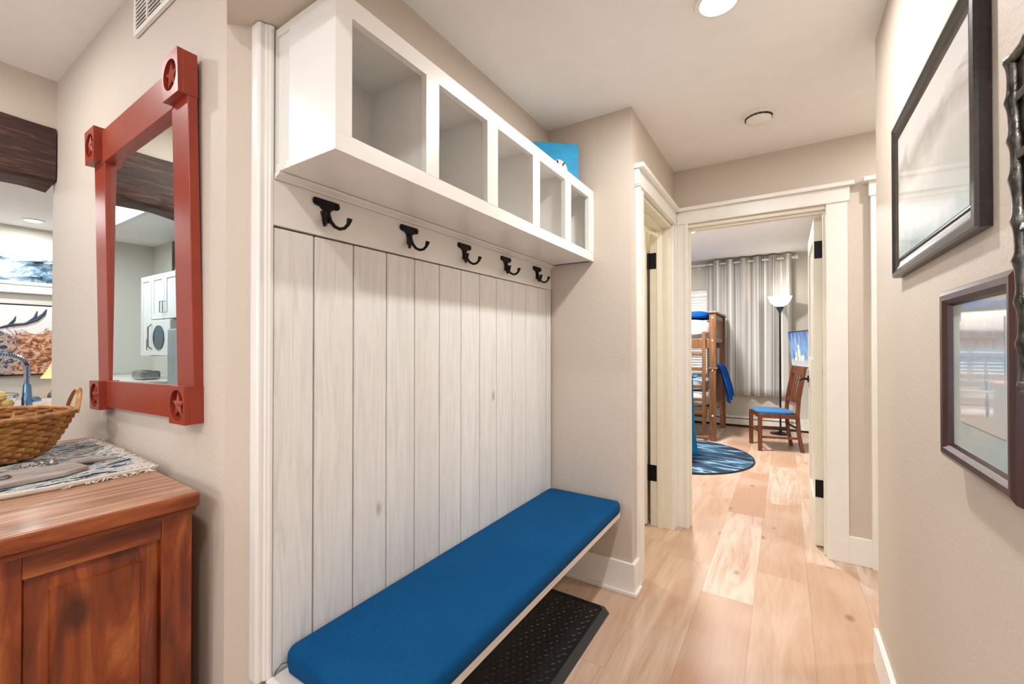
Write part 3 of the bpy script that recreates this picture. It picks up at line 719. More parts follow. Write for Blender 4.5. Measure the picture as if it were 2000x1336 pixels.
# things on the runner
sl = thing('serving_board', (-1.70, .27, .887), 'flat grey-brown chamfered board lying on the runner in front of the basket', 'board', rotz=8)
M['grey_wood'] = wood('weathered_grey_wood', (srgb(128, 116, 110), srgb(176, 164, 158), srgb(200, 190, 184)), 'y', .9, .45, 9, knots=False)
MB().prism([(-.075, -.22), (.075, -.22), (.075, .045), (.045, .105), (-.045, .105), (-.075, .06)], 'z', .0, .012).build('board', 'grey_wood', sl, .003)
MB().lathe([(.020, .014), (.024, .018), (.028, .014), (.024, .0125)], (0.0, -.06, 0), 24, close=True).build('metal_ring', 'steel', sl, smooth=60)
sp_ = thing('corkscrew', (-1.80, .325, .889), 'metal corkscrew with a long grey handle lying on the runner', 'corkscrew', rotz=-24)
MB().tube([(.03, .02, .006), (.02, .08, .008), (.01, .15, .008)], [.006, .009, .006], 12).build('handle', 'grey_wood', sp_, smooth=50)
m = MB()
m.tube([(.03 + .004 * math.cos(k * .9), .01 - .007 * k * .35, .012 + .005 * math.sin(k * .9)) for k in range(26)], .0016, 6)
m.tube([(.03, .02, .01), (.045, .0, .02), (.03, -.02, .024), (.01, .0, .016), (.02, .02, .01)], .004, 8).ball((.03, .015, .014), .011)
m.build('metal_head', 'steel', sp_, smooth=60)

# basket
bk = thing('wicker_basket', (-2.07, .17, .885), 'oval brown wicker basket with loop handles sitting on the pine chest', 'basket')
BC = (-2.07, .165); RX, RY = .225, .262; z0, z1 = .8925, 1.022
m = MB(); NT_, NR = 96, 15
def bsec(t_):  # radius factor over the height
    return .72 + .28 * (t_ ** .7)
for r_ in range(NR):
    t0 = (r_ + .5) / NR; zc = z0 + (z1 - z0) * t0; rh = (z1 - z0) / NR * .56
    ring = []
    for k in range(NT_):
        a = math.tau * k / NT_; wv = .0085 * math.sin(k * math.tau / NT_ * 24 + (math.pi if r_ % 2 else 0))
        f = bsec(t0); ring.append([(BC[0] + (RX * f + wv + o_[0] * math.cos(0)) * math.cos(a), BC[1] + (RY * f + wv + o_[0]) * math.sin(a), zc + o_[1]) for o_ in ((.0035, 0), (.0015, rh), (-.0025, rh * .6), (-.0025, -rh * .6), (.0015, -rh))])
    vs = [[m.b.verts.new(p) for p in q] for q in ring]
    for k in range(NT_):
        q = (k + 1) % NT_
        for j in range(5): jj = (j + 1) % 5; m.b.faces.new((vs[k][j], vs[q][j], vs[q][jj], vs[k][jj]))
m.build('woven_wall', 'wicker', bk, smooth=60)
m = MB()
for k in range(24):
    a = math.tau * (k + .5) / 24
    m.tube([(BC[0] + (RX * bsec(t_) - .0005) * math.cos(a), BC[1] + (RY * bsec(t_) - .0005) * math.sin(a), z0 + (z1 - z0) * t_) for t_ in (0, .3, .6, 1)], .0045, 6, flat=.5)
m.build('stakes', 'wicker', bk, smooth=60)
m = MB()
for dr, dz in ((.004, 0), (-.006, .002)):
    m.tube([(BC[0] + (RX + dr) * math.cos(math.tau * k / 60), BC[1] + (RY + dr) * math.sin(math.tau * k / 60), z1 + dz) for k in range(61)], .0065, 8, cap=False)
m.build('rim', 'wicker', bk, smooth=60)
MB().lathe([(.0, 0), (.72, 0), (.72, .004), (0, .004)], (BC[0], BC[1], z0 - .0015), 48, RX, RY).build('bottom', 'wicker', bk)
for s_ in (1, -1):
    pts = []
    for k in range(15):
        a = math.pi * k / 14
        pts.append((BC[0] + .058 * math.cos(a), BC[1] + s_ * (RY - .002 + .016 * math.sin(a)), z1 - .01 + .078 * math.sin(a)))
    MB().tube(pts, .008, 8, flat=.4).build('handle', 'wicker', bk, smooth=60)

# ================================================================== BEAM
bm = thing('ceiling_beam', (-2.88, -1.1, 1.96), 'dark rough hewn wooden beam across the kitchen opening', 'beam')
m = MB()
def beam_ring(y):
    n = lambda s_: .010 * math.sin(y * 7 + s_) + .006 * math.sin(y * 19 + s_ * 2)
    return [(-2.775, y, 2.222 + .3 * n(1)), (-2.772 + .3 * n(2), y, 2.05), (-2.778 + .4 * n(3), y, 1.985 + n(4) * .7), (-2.79, y, 1.968 + n(5)), (-2.96, y, 1.965 + n(6)), (-3.0, y, 2.0), (-3.0, y, 2.222)]
ys = [-2.8 + 3.315 * k / 80 for k in range(81)]
rg = [[m.b.verts.new(p) for p in beam_ring(y)] for y in ys]
for a, b_ in zip(rg, rg[1:]):
    for k in range(7): m.b.faces.new((a[k], a[(k + 1) % 7], b_[(k + 1) % 7], b_[k]))
m.b.faces.new(rg[0]); m.b.faces.new(rg[-1][::-1])
m.build('timber', 'beam', bm, smooth=35)

# ================================================================== RIGHT WALL PICTURES
def frame(th, y0, y1, z0, z1, xw, prof, mat):
    """picture frame on plane x=xw facing -x; prof = list of (inset, height off the wall)"""
    m = MB(); loops = []
    for ins, hgt in prof:
        loops.append([m.b.verts.new((xw - hgt, y, z)) for y, z in ((y0 + ins, z0 + ins), (y1 - ins, z0 + ins), (y1 - ins, z1 - ins), (y0 + ins, z1 - ins))])
    for a, b_ in zip(loops, loops[1:]):
        for k in range(4): m.b.faces.new((a[k], a[(k + 1) % 4], b_[(k + 1) % 4], b_[k]))
    return m.build('frame', mat, th, smooth=25)
p1 = thing('framed_photograph', (.304, 1.40, 1.45), 'large dark-framed pale grey photograph, higher of the two on the beige wall', 'picture')
frame(p1, 1.068, 1.752, 1.447, 1.907, .304, [(0, 0), (0, .016), (.003, .022), (.012, .024), (.016, .020), (.030, .013), (.044, .011), (.048, .014), (.054, .014), (.056, .008)], 'frame_dark')
bx(.289, .294, 1.12, 1.70, 1.499, 1.855).build('print', 'print_grey', p1)
p2 = thing('framed_beach_print', (.304, 1.05, 1.0), 'small mahogany-framed blue and white print with a pale mat, lower of the two', 'picture')
frame(p2, .885, 1.232, 1.01, 1.352, .304, [(0, 0), (0, .022), (.004, .030), (.012, .034), (.022, .033), (.030, .027), (.033, .020), (.036, .012)], 'frame_red')
bx(.285, .290, .917, 1.20, 1.042, 1.320).build('mat_board', 'mat_board', p2)
bx(.2838, .285, .960, 1.157, 1.095, 1.285).build('print', 'print_beach', p2)
m = MB().ball((.2837, 1.03, 1.185), .008, .05, .9, 2.6).ball((.2837, 1.026, 1.140), .007, .05, 1.2, 3.0).ball((.2837, 1.032, 1.21), .005, .06, 1, 1.2)
m.build('painted_figure', 'print_fig', p2)
p3 = thing('metal_wrapped_mirror', (.304, .70, 1.17), 'silver metal-wrapped rustic wood frame at the near end of the beige wall', 'frame')
M['dark_plate'] = wood('copper_brown_plate', (srgb(48, 30, 24), srgb(96, 56, 40), srgb(130, 84, 62)), 'z', 1, .3, 6, knots=False)
def knobby(p, q, n=8, r=.011):
    pts, rs = [], []
    for k in range(n * 6 + 1):
        t_ = k / (n * 6); pts.append(Vector(p).lerp(Vector(q), t_) + Vector((0, .0012 * math.sin(k * .5), .001 * math.cos(k * .4)))); rs.append(r * .85 * (1.25 if k % 6 == 0 else (.9 if k % 6 in (2, 3, 4) else 1)))
    return MB().tube(pts, rs, 10)
cr = [(.274, .850, 1.185), (.274, .885, 1.64), (.274, .42, 1.665), (.274, .42, 1.175)]
M['pewter'] = plain('hammered_pewter', srgb(92, 90, 86), .3, 1.0, var=.4, scale=40, bump=.6, bscale=60)
for k in range(4): knobby(cr[k], cr[(k + 1) % 4]).build('metal_rod', 'pewter', p3, smooth=60)
bx(.276, .303, .43, .848, 1.19, 1.64).build('back_plate', 'dark_plate', p3, .004)
for zz in (1.22, 1.30, 1.40, 1.50, 1.58): bx(.268, .276, .80, .864, zz - .006, zz + .006).build('strap', 'pewter', p3, .002)

# ================================================================== BEDROOM
# bunk bed: near post y=6.07, rear post y=7.1
bb = thing('bunk_bed', (-1.8, 6.6, 0), 'honey brown wooden bunk bed with ladder in the far bedroom', 'bunk bed')
XP = -.787
def post(x, y, z1): return bx(x - .038, x + .038, y - .033, y + .033, 0, z1).build('post', 'bunk', bb, .004)
for x in (XP, -2.78):
    post(x, 6.07, 1.655); post(x, 7.10, 1.70)
    for (z0_, z1_) in ((1.585, 1.645), (1.275, 1.335), (.87, .93), (.40, .47)): bx(x - .012, x + .012, 6.10, 7.07, z0_, z1_).build('end_rail', 'bunk', bb, .003)
    for k in range(9): yy = 6.2 + k * .097; bx(x - .006, x + .006, yy - .022, yy + .022, 1.335, 1.585).build('slat', 'bunk', bb)
    for k in range(9): yy = 6.2 + k * .097; bx(x - .006, x + .006, yy - .022, yy + .022, .47, .87).build('slat', 'bunk', bb)
    bx(x - .05, x + .05, 6.02, 7.15, 1.655, 1.677).build('cap_rail', 'bunk', bb, .005)
bx(XP - .055, XP + .055, 6.025, 6.12, .93, .95).build('cap_rail', 'bunk', bb, .004)
for y in (6.06, 7.1):
    bx(-2.742, XP - .038, y - .012, y + .012, 1.20, 1.325).build('side_rail', 'bunk', bb, .004)
    bx(-2.742, XP - .038, y - .012, y + .012, .30, .40).build('side_rail', 'bunk', bb, .004)
for x in (-.885, -1.27): bx(x - .022, x + .022, 6.00, 6.035, .10, 1.42).build('ladder_post', 'bunk', bb, .003)
for z in (.36, .53, .70, .93, 1.12): bx(-1.25, -.90, 6.005, 6.03, z - .02, z + .02).build('rung', 'bunk', bb, .003)
for z in (.92, .33, 1.30, 1.60): MB().tube([(XP, 6.037, z), (XP, 6.033, z)], .011, 12).build('bolt_cap', 'paint_white', bb)
def soft(name, mat, th, x0, x1, y0, y1, z0_, z1_, amp=.02, r=.05, part='body'):
    m = MB(); b = m.b
    bmesh.ops.create_cube(b, size=1, matrix=Matrix.Translation(((x0 + x1) / 2, (y0 + y1) / 2, (z0_ + z1_) / 2)) @ Matrix.Diagonal((x1 - x0, y1 - y0, z1_ - z0_, 1)))
    bmesh.ops.subdivide_edges(b, edges=b.edges, cuts=7, use_grid_fill=True)
    c = Vector(((x0 + x1) / 2, (y0 + y1) / 2, (z0_ + z1_) / 2)); h = Vector(((x1 - x0) / 2, (y1 - y0) / 2, (z1_ - z0_) / 2))
    for v in b.verts:
        d = v.co - c; e = [abs(d[i]) / h[i] for i in range(3)]; k = sum(q ** 6 for q in e) ** (1 / 6)
        v.co = c + d / max(k, 1) * 1.0 if k > 1 else v.co
        if v.co.z > c.z: v.co.z += amp * math.sin(v.co.x * 17 + v.co.y * 9) * .4
    return m.build(part, mat, th, smooth=60, subsurf=1)
t1 = thing('upper_bunk_bedding', (-1.7, 6.55, 1.3), 'white comforter and mattress on the upper bunk', 'bedding')
soft('', 'bedding', t1, -2.72, -.84, 6.09, 7.06, 1.33, 1.60, part='comforter')
t2 = thing('lower_bunk_bedding', (-1.7, 6.55, .4), 'white mattress and sheets on the lower bunk', 'bedding')
soft('', 'bedding', t2, -2.72, -.84, 6.09, 7.06, .41, .62, part='comforter')
t3 = thing('lower_bunk_pillow', (-1.2, 6.6, .6), 'white pillow with grey-blue case on the lower bunk', 'pillow')
M['pillow_grey'] = fabric('pale_blue_grey_cotton', srgb(196, 208, 220), srgb(222, 226, 230), 60, .2)
soft('', 'pillow_grey', t3, -1.45, -.92, 6.2, 6.95, .63, .78, part='pillow')
t4 = thing('blue_pillow', (-1.1, 6.5, 1.6), 'royal blue pillow on top of the upper bunk bedding', 'pillow')
soft('', 'blue_throw', t4, -1.50, -.85, 6.16, 6.9, 1.605, 1.70, part='pillow')
# towel over the end of the lower bunk
tw = thing('blue_towel', (-.72, 6.5, .9), 'royal blue plush towel hanging over the bunk bed end', 'towel')
def tf(u, v):
    y = 6.27 + .55 * u + .02 * math.sin(v * 8); k = v * 1.0
    if k < .12: x, z = -.83 + k * .7, .955 + .015 * math.sin(k / .12 * math.pi)
    else: q = (k - .12) / .88; x, z = -.745 + .12 * math.sin(q * 1.4) + .022 * math.sin(u * 16 + q * 2), .955 - q * (.48 - .08 * u)
    return (x, y, z)
MB().grid(tf, 30, 26).build('cloth', 'blue_throw', tw, solid=.014, smooth=70)
# big blue cloth nearer the door
tb = thing('teal_blanket', (-.9, 4.9, 0), 'teal blue blanket draped over the daybed just inside the bedroom', 'blanket')
def bf(u, v):
    x = -1.75 + 0.90 * u; y = 4.62 + .35 * u
    z = .885 - v * .80; out = .05 * v * v + .015 * math.sin(u * 34 + v * 3)
    return (x + out * .9 + .05 * v, y - out - .10 * v, z)
MB().grid(bf, 60, 20).build('drape', 'teal_throw', tb, solid=.01, smooth=70)
MB().grid(lambda u, v: (-1.75 + .90 * u, 4.62 + .35 * u + .35 * v, .885 + .012 * math.sin(u * 20 + v * 6)), 30, 10).build('top_fold', 'teal_throw', tb, solid=.012, smooth=70)
db = thing('daybed', (-1.4, 5.1, 0), 'dark wooden daybed frame under the teal blanket', 'bed', rotz=0)
bx(-1.80, -.98, 4.98, 5.12, .05, .86).build('frame', 'chairwood', db, .01)
pk = thing('coral_cushion', (-1.1, 4.95, .9), 'small coral cushion resting on the teal blanket', 'cushion')
M['coral'] = fabric('coral_cotton', srgb(216, 120, 110), srgb(230, 150, 138), 60, .2)
soft('', 'coral', pk, -1.25, -.855, 4.9, 5.1, .905, .95, .0, part='pillow')
# rug
rg_ = thing('oval_rug', (-1.05, 5.15, 0), 'round blue streaked rug on the bedroom floor', 'rug')
MB().lathe([(.0, .004), (.77, .004), (.77, .012), (0, .012)], (-1.05, 5.15, 0), 72, 1, 1.05).build('pile', 'rug', rg_)
M['navy'] = plain('navy_edging', srgb(16, 34, 52), .8)
MB().tube([(-1.05 + .775 * math.cos(math.tau * k / 72), 5.15 + .775 * 1.05 * math.sin(math.tau * k / 72), .008) for k in range(73)], .009, 8, cap=False).build('edging', 'navy', rg_, smooth=60)
# heater
ht = thing('baseboard_heater', (-.9, 7.34, 0), 'long white baseboard heater along the bedroom wall under the curtain', 'heater')
bx(-3.2, .30, 7.33, 7.398, .035, .165).build('cover', 'paint_white', ht, .006)
bx(-3.2, .30, 7.326, 7.332, .125, .135).build('slot', 'dark_gap', ht)
bx(.14, .305, 7.31, 7.398, .03, .18).build('end_cap', 'paint_white', ht, .005)
bx(-3.2, .30, 7.35, 7.398, .0, .035).build('shadow_gap', 'dark_gap', ht)
# curtain and rod
def curtain(th, x0, x1, z0_, z1_, waves, amp, ph=0):
    N = 30 * waves
    def yy(u, v): return 7.305 + amp * (.55 + .45 * v) * math.sin(u * math.tau * waves + ph) + .010 * (1 - v) * math.sin(u * 61 + ph)
    return MB().grid(lambda u, v: (x0 + (x1 - x0) * u + .012 * (1 - v) * math.sin(u * 23), yy(u, v), z0_ + (z1_ - z0_) * v), N, 16, uv=lambda u, v: (u * waves * .42, v))
ct = thing('striped_curtain', (-.45, 7.30, .48), 'grey, brown and white striped grommet curtain hanging on the bedroom rod', 'curtain')
curtain(ct, -1.03, .09, .485, 2.555, 6, .052).build('cloth', 'curtain', ct, solid=.004, smooth=75)
for k in range(12):
    u = (k * .5 + .0) / 6; x = -1.03 + 1.12 * u
    MB().tube([(x + .001, 7.305 + .028 * math.cos(math.tau * q / 16), 2.50 + .028 * math.sin(math.tau * q / 16)) for q in range(17)], .004, 6, cap=False).build('grommet', 'steel', ct, smooth=60)
rd = thing('curtain_rod', (-1.2, 7.305, 2.5), 'white curtain rod with a round finial over the bedroom window', 'curtain rod')
MB().tube([(-2.7, 7.305, 2.50), (.13, 7.305, 2.50)], .014, 14).build('rod', 'white', rd, smooth=50)
MB().ball((.15, 7.305, 2.50), .030).build('finial', 'white', rd, smooth=60)
for x in (-2.5, -1.15, .11): MB().box(x - .008, x + .008, 7.30, 7.40, 2.478, 2.49).box(x - .015, x + .015, 7.39, 7.40, 2.45, 2.54).build('bracket', 'white', rd)
# torchiere
tl = thing('torchiere_lamp', (-.055, 7.06, 0), 'black torchiere floor lamp with a glowing white bowl shade in front of the curtain', 'floor lamp')
MB().lathe([(0, 0), (.125, 0), (.125, .012), (.03, .03), (.012, .05)], (-.055, 7.06, 0), 32).build('base', 'black', tl, smooth=40)
MB().tube([(-.055, 7.06, .03), (-.055, 7.06, 1.70)], .012, 12).build('pole', 'black', tl, smooth=50)
M['pewter_blue'] = plain('blue_grey_metal', srgb(70, 92, 104), .35, .7)
MB().lathe([(.012, 1.66), (.016, 1.70), (.030, 1.735), (.055, 1.775), (.02, 1.78)], (-.055, 7.06, 0), 24).build('collar', 'pewter_blue', tl, smooth=50)
MB().lathe([(.03, 1.775), (.08, 1.80), (.12, 1.845), (.145, 1.91), (.149, 1.922), (.143, 1.922), (.115, 1.855), (.075, 1.812), (.0, 1.79)], (-.055, 7.06, 0), 40).build('bowl_shade', 'bowl_lit', tl, smooth=50)
# tv
tv = thing('wall_television', (.17, 6.55, 1.19), 'television tilted on the bedroom wall showing a blue desert picture', 'television', rotz=-63, local=True)
tv.rotation_euler = (R(6), R(0), R(-74))
MB().box(-.40, .40, -.0, .03, -.235, .235).box(-.22, .22, .03, .075, -.13, .13).build('housing', 'black_plastic', tv, .006)
def mat_screen():
    t = NT('desert_picture_screen'); v = t.coord((1, 1, 1), 'Generated'); sp = t.n('ShaderNodeSeparateXYZ'); t.l(v, sp.inputs[0])
    c = t.ramp(sp.outputs[2], [(0, srgb(235, 232, 226)), (.16, srgb(205, 212, 222)), (.24, srgb(110, 150, 205)), (.5, srgb(120, 178, 232)), (1, srgb(28, 92, 190))])
    st = t.noise(t.coord((18, 1, 2.0), 'Generated', rot=(0, R(20), 0)), 1, 2); c = t.mix(t.ramp(st, [(.5, (0, 0, 0, 1)), (.62, (.6, .6, .6, 1))]), c, srgb(205, 228, 246))
    t.base((0.02, .02, .02, 1)); t.l(c, t.b.inputs['Emission Color']); t.b.inputs['Emission Strength'].default_value = .85; return t.set(.15)
M['screen'] = mat_screen()
scn = bx(-.385, .385, -.004, 0, -.22, .22).build('screen', 'screen', tv)
M['cactus'] = emis('screen_green', srgb(150, 165, 80), .6); M['cactus_gold'] = emis('screen_gold', srgb(214, 186, 84), .6)
m = MB().ball((-.06, -.005, -.07), .045, 1, .04, 2.0).ball((-.16, -.005, -.09), .03, 1, .04, 2.2).ball((.03, -.005, -.12), .03, 1.4, .04, 1.3)
m.build('screen_cactus', 'cactus', scn)
MB().ball((-.06, -.006, .03), .03, 1, .04, 1).ball((.08, -.006, -.10), .03, 1, .04, 1).ball((-.2, -.006, -.13), .03, 1, .04, .8).build('screen_blossom', 'cactus_gold', scn)
arm = MB().tube([(.0, .07, 0), (.08, .15, 0), (.20, .20, 0)], .014, 8).build('wall_arm', 'black', tv)

# ceiling fixture out of view, added to brighten the bedroom
bc = thing('bedroom_fill_light', (-1.0, 5.2, 2.58), 'added unseen round fill light on the bedroom ceiling', 'ceiling light')
MB().lathe([(.17, 0), (.18, -.015), (.165, -.035), (.155, -.035)], (-1.0, 5.2, 2.58), 40).build('rim', 'white', bc, smooth=40)
MB().lathe([(0, -.034), (.158, -.034), (.158, -.02), (0, -.02)], (-1.0, 5.2, 2.58), 40).build('diffuser', 'panel_led', bc)
bc2 = thing('bath_ceiling_light', (-1.5, 2.7, H), 'round ceiling light in the room behind the near doorway', 'ceiling light')
MB().lathe([(.11, 0), (.12, -.012), (.10, -.022), (0, -.022)], (-1.5, 2.7, H), 32).build('diffuser', 'panel_led', bc2)

# chair
cr_ = thing('mission_chair', (-.11, 6.07, 0), 'dark brown wooden side chair with a blue upholstered seat', 'chair', rotz=15.5, local=True)
cr_.rotation_euler = (0, 0, R(16.5))
# local frame: +x towards the back of the chair, y sideways
def leg(p, q, wd=.036): 
    P, Q = Vector(p), Vector(q); m = MB(); h = wd / 2
    a = [m.b.verts.new(P + Vector((dx, dy, 0))) for dx, dy in ((-h, -h), (h, -h), (h, h), (-h, h))]
    return m, a, Q, h
def bar(pts, wx, wy):
    m = MB(); rings = []
    for p in pts: rings.append([m.b.verts.new((p[0] + dx * wx / 2, p[1] + dy * wy / 2, p[2])) for dx, dy in ((-1, -1), (1, -1), (1, 1), (-1, 1))])
    for a, b_ in zip(rings, rings[1:]):
        for k in range(4): m.b.faces.new((a[k], a[(k + 1) % 4], b_[(k + 1) % 4], b_[k]))
    m.b.faces.new(rings[0][::-1]); m.b.faces.new(rings[-1]); return m
for y in (-.20, .20):
    bar([(-.205, y, 0), (-.205, y, .43)], .04, .04).build('front_leg', 'chairwood', cr_, .004)
    bar([(.235, y * .93, 0), (.20, y * .93, .20), (.185, y * .93, .42), (.20, y * .93, .62), (.262, y * .93, .985)], .038, .032).build('back_leg', 'chairwood', cr_, .003)
    bx(-.19, .19, y - .010 if y > 0 else y - .008, y + .008 if y > 0 else y + .010, .385, .435).build('seat_rail', 'chairwood', cr_, .002)
    bx(-.19, .19, y - .008, y + .008, .15 if y < 0 else .20, .175 if y < 0 else .225).build('stretcher', 'chairwood', cr_, .002)
bx(-.213, -.195, -.19, .19, .385, .435).build('seat_rail', 'chairwood', cr_, .002)
bx(.178, .196, -.18, .18, .385, .435).build('seat_rail', 'chairwood', cr_, .002)
bx(-.213, -.197, -.19, .19, .21, .235).build('stretcher', 'chairwood', cr_, .002)
bx(.185, .20, -.18, .18, .26, .285).build('stretcher', 'chairwood', cr_, .002)
soft('', 'seat_blue', cr_, -.222, .168, -.205, .205, .432, .468, .0, part='seat')
def lean(z): return .20 + (z - .62) / .365 * .062
bar([(lean(.90), 0, .90), (lean(.99), 0, .99)], .022, .38).build('crest_rail', 'chairwood', cr_, .004)
bar([(lean(.565), 0, .565), (lean(.62), 0, .62)], .02, .36).build('lower_rail', 'chairwood', cr_, .003)
for y in (-.105, -.035, .035, .105): bar([(lean(.61), y, .61), (lean(.91), y, .91)], .010, .026).build('back_slat', 'chairwood', cr_)
# cable by the lamp
cabl = tag(MB().tube([(.10, 7.27, .007), (.14, 7.12, .006), (.10, 6.98, .006), (.16, 6.90, .006), (.20, 7.05, .006)], .004, 6).build('power_cord', 'paint_white', None, loc=(.14, 7.1, 0)), 'white power cord lying on the floor behind the wooden chair', 'cord')

# ================================================================== KITCHEN / LIVING (through the opening and in the mirror)
isl = thing('kitchen_island', (-3.4, .9, 0), 'white kitchen island with pale stone top beyond the beam', 'kitchen island')
M['stone'] = plain('pale_quartz', srgb(226, 224, 220), .18, var=.05, scale=9)
bx(-3.75, -3.06, -.2, 2.4, .0, .885).build('cabinet', 'kitchen_white', isl, .004)
bx(-3.80, -3.02, -.25, 2.45, .885, .918).build('worktop', 'stone', isl, .004)
fc = thing('spring_faucet', (-3.3, .515, .918), 'chrome spring-neck kitchen faucet standing on the island', 'faucet')
M['blue_chrome'] = plain('bluish_chrome', srgb(120, 160, 205), .2, 1.0)
MB().lathe([(.0, 0), (.020, 0), (.020, .05), (.018, .06), (.016, .10), (.014, .12)], (-3.3, .515, .918), 20).build('body', 'blue_chrome', fc, smooth=50)
pts = []
n = 300
def path(t_):
    if t_ < .35: return Vector((-3.3, .515, 1.03 + .10 * t_ / .35))
    a = (t_ - .35) / .65 * math.pi * .95
    return Vector((-3.3, .515 - .10 + .10 * math.cos(a), 1.13 + .065 * math.sin(a)))
for k in range(n):
    t_ = k / (n - 1); p = path(t_); d = (path(min(t_ + .01, 1)) - path(max(t_ - .01, 0))).normalized(); u = Vector((1, 0, 0)); v = d.cross(u)
    pts.append(p + (u * math.cos(k * 1.05) + v * math.sin(k * 1.05)) * .011)
MB().tube(pts, .0028, 5).build('spring_neck', 'chrome', fc, smooth=60)
MB().tube([path(k / 30) for k in range(31)], .008, 8).build('hose', 'blue_chrome', fc, smooth=60)
MB().tube([(-3.3, .535, .95), (-3.3, .565, .955)], .008, 8).build('lever', 'blue_chrome', fc)
# fruit bowl
fb = thing('glass_fruit_bowl', (-3.3, .40, .918), 'clear glass bowl holding fruit beside the faucet', 'bowl')
MB().lathe([(.0, .001), (.045, .001), (.076, .02), (.088, .055), (.091, .075), (.088, .075), (.085, .055), (.073, .023), (.045, .004), (0, .004)], (-3.3, .397, .918), 40).build('bowl', 'glass', fb, smooth=60)
MB().tube([(-3.3 + .090 * math.cos(math.tau * k / 40), .397 + .090 * math.sin(math.tau * k / 40), .994) for k in range(41)], .0022, 6, cap=False).build('rim_wire', 'steel', fb)
def fruit_mat(name, a, b_): 
    t = NT(name); t.base(t.ramp(t.noise(t.coord(), 18, 2), [(.4, a), (.62, b_)])); return t.set(.4)
FM = [fruit_mat('peach_red_skin', srgb(222, 90, 66), srgb(238, 176, 90)), fruit_mat('yellow_skin', srgb(236, 206, 104), srgb(240, 188, 110)), fruit_mat('green_yellow_skin', srgb(186, 200, 110), srgb(224, 212, 120))]
fl = [(-.035, .055, .045, 0, 'red peach at the outer side of the glass bowl'), (.03, .06, .042, 1, 'yellow apple against the bowl wall by the faucet'), (0, .01, .042, 1, 'yellow apple low in the middle of the glass bowl'), (-.045, -.02, .045, 2, 'greenish apple at the back of the glass bowl'), (.05, -.01, .045, 2, 'greenish apple at the front of the glass bowl'), (.0, .035, .083, 0, 'red peach on top of the fruit heap'), (-.02, -.015, .088, 1, 'yellow apple on top of the fruit heap'), (.035, .028, .088, 1, 'yellow apple on the front of the fruit heap'), (.005, -.055, .05, 0, 'red peach at the far side of the glass bowl')]
for dx, dy, dz, k, lb in fl:
    f_ = thing('apple' if 'apple' in lb else 'peach', (-3.3 + dx * .9, .397 + dy * .75, .910 + dz * .9), lb, 'fruit', 'fruit in the glass bowl')
    MB().lathe([(0, .018), (.008, .022), (.02, .018), (.026, .002), (.022, -.014), (.010, -.022), (0, -.020)], (-3.3 + dx * .9, .397 + dy * .75, .910 + dz * .9), 18).build('flesh', FM[k], f_, smooth=60)
# moose painting
def mat_moose():
    t = NT('splashed_animal_painting'); v = t.coord((1, 1, 1), 'Generated'); sp = t.n('ShaderNodeSeparateXYZ'); t.l(v, sp.inputs[0])
    n1 = t.noise(t.coord((6, 6, 3.0), 'Generated'), 2.0, 6, .7, 1.2)
    n2 = t.noise(t.coord((9, 9, 5), 'Generated', loc=(3, 1, 2)), 2.2, 6, .7, 1.5)
    h = t.math('ADD', sp.outputs[2], t.math('MULTIPLY', t.math('SUBTRACT', n1, .5), .55))
    body = t.ramp(n2, [(.36, srgb(18, 30, 52)), (.47, srgb(52, 74, 104)), (.53, srgb(200, 196, 190)), (.58, srgb(176, 116, 76)), (.66, srgb(92, 66, 56))])
    sy = t.ramp(t.math('ADD', sp.outputs[1], t.math('MULTIPLY', n1, .12)), [(.27, (0, 0, 0, 1)), (.34, (1, 1, 1, 1))])
    rust = t.ramp(n2, [(.34, srgb(40, 44, 60)), (.44, srgb(120, 76, 56)), (.52, srgb(196, 132, 94)), (.60, srgb(226, 206, 190)), (.68, srgb(104, 66, 48))])
    body = t.mix(sy, body, rust)
    mask = t.ramp(h, [(.58, (1, 1, 1, 1)), (.63, (0, 0, 0, 1))])
    t.base(t.mix(mask, srgb(232, 234, 238), body)); return t.set(.6)
M['moose'] = mat_moose()
mo = thing('animal_painting', (-6.49, 1.2, .93), 'large splashed ink painting of an antlered animal on the living room wall', 'painting')
bx(-6.498, -6.47, .45, 2.35, .935, 1.655).build('frame', 'black_plastic', mo)
pc = bx(-6.472, -6.465, .465, 2.335, .95, 1.64).build('canvas', 'moose', mo)
M['ink'] = plain('blue_black_ink', srgb(44, 56, 80), .6, var=.3)
M['rust'] = plain('rust_brown_paint', srgb(172, 110, 74), .6, var=.35, scale=30)
def stroke(pts, rs, mat, nm): MB().tube([(-6.464, y, z) for y, z in pts], rs, 8).build(nm, mat, pc)
stroke([(.80, 1.40), (.90, 1.44), (.99, 1.455), (1.07, 1.50), (1.12, 1.56), (1.14, 1.61)], [.006, .014, .012, .016, .014, .005], 'ink', 'antler_stroke')
stroke([(1.0, 1.455), (1.06, 1.52), (1.075, 1.59)], [.012, .014, .004], 'ink', 'antler_stroke')
stroke([(.88, 1.43), (.92, 1.49), (.93, 1.53)], [.010, .010, .003], 'ink', 'antler_stroke')
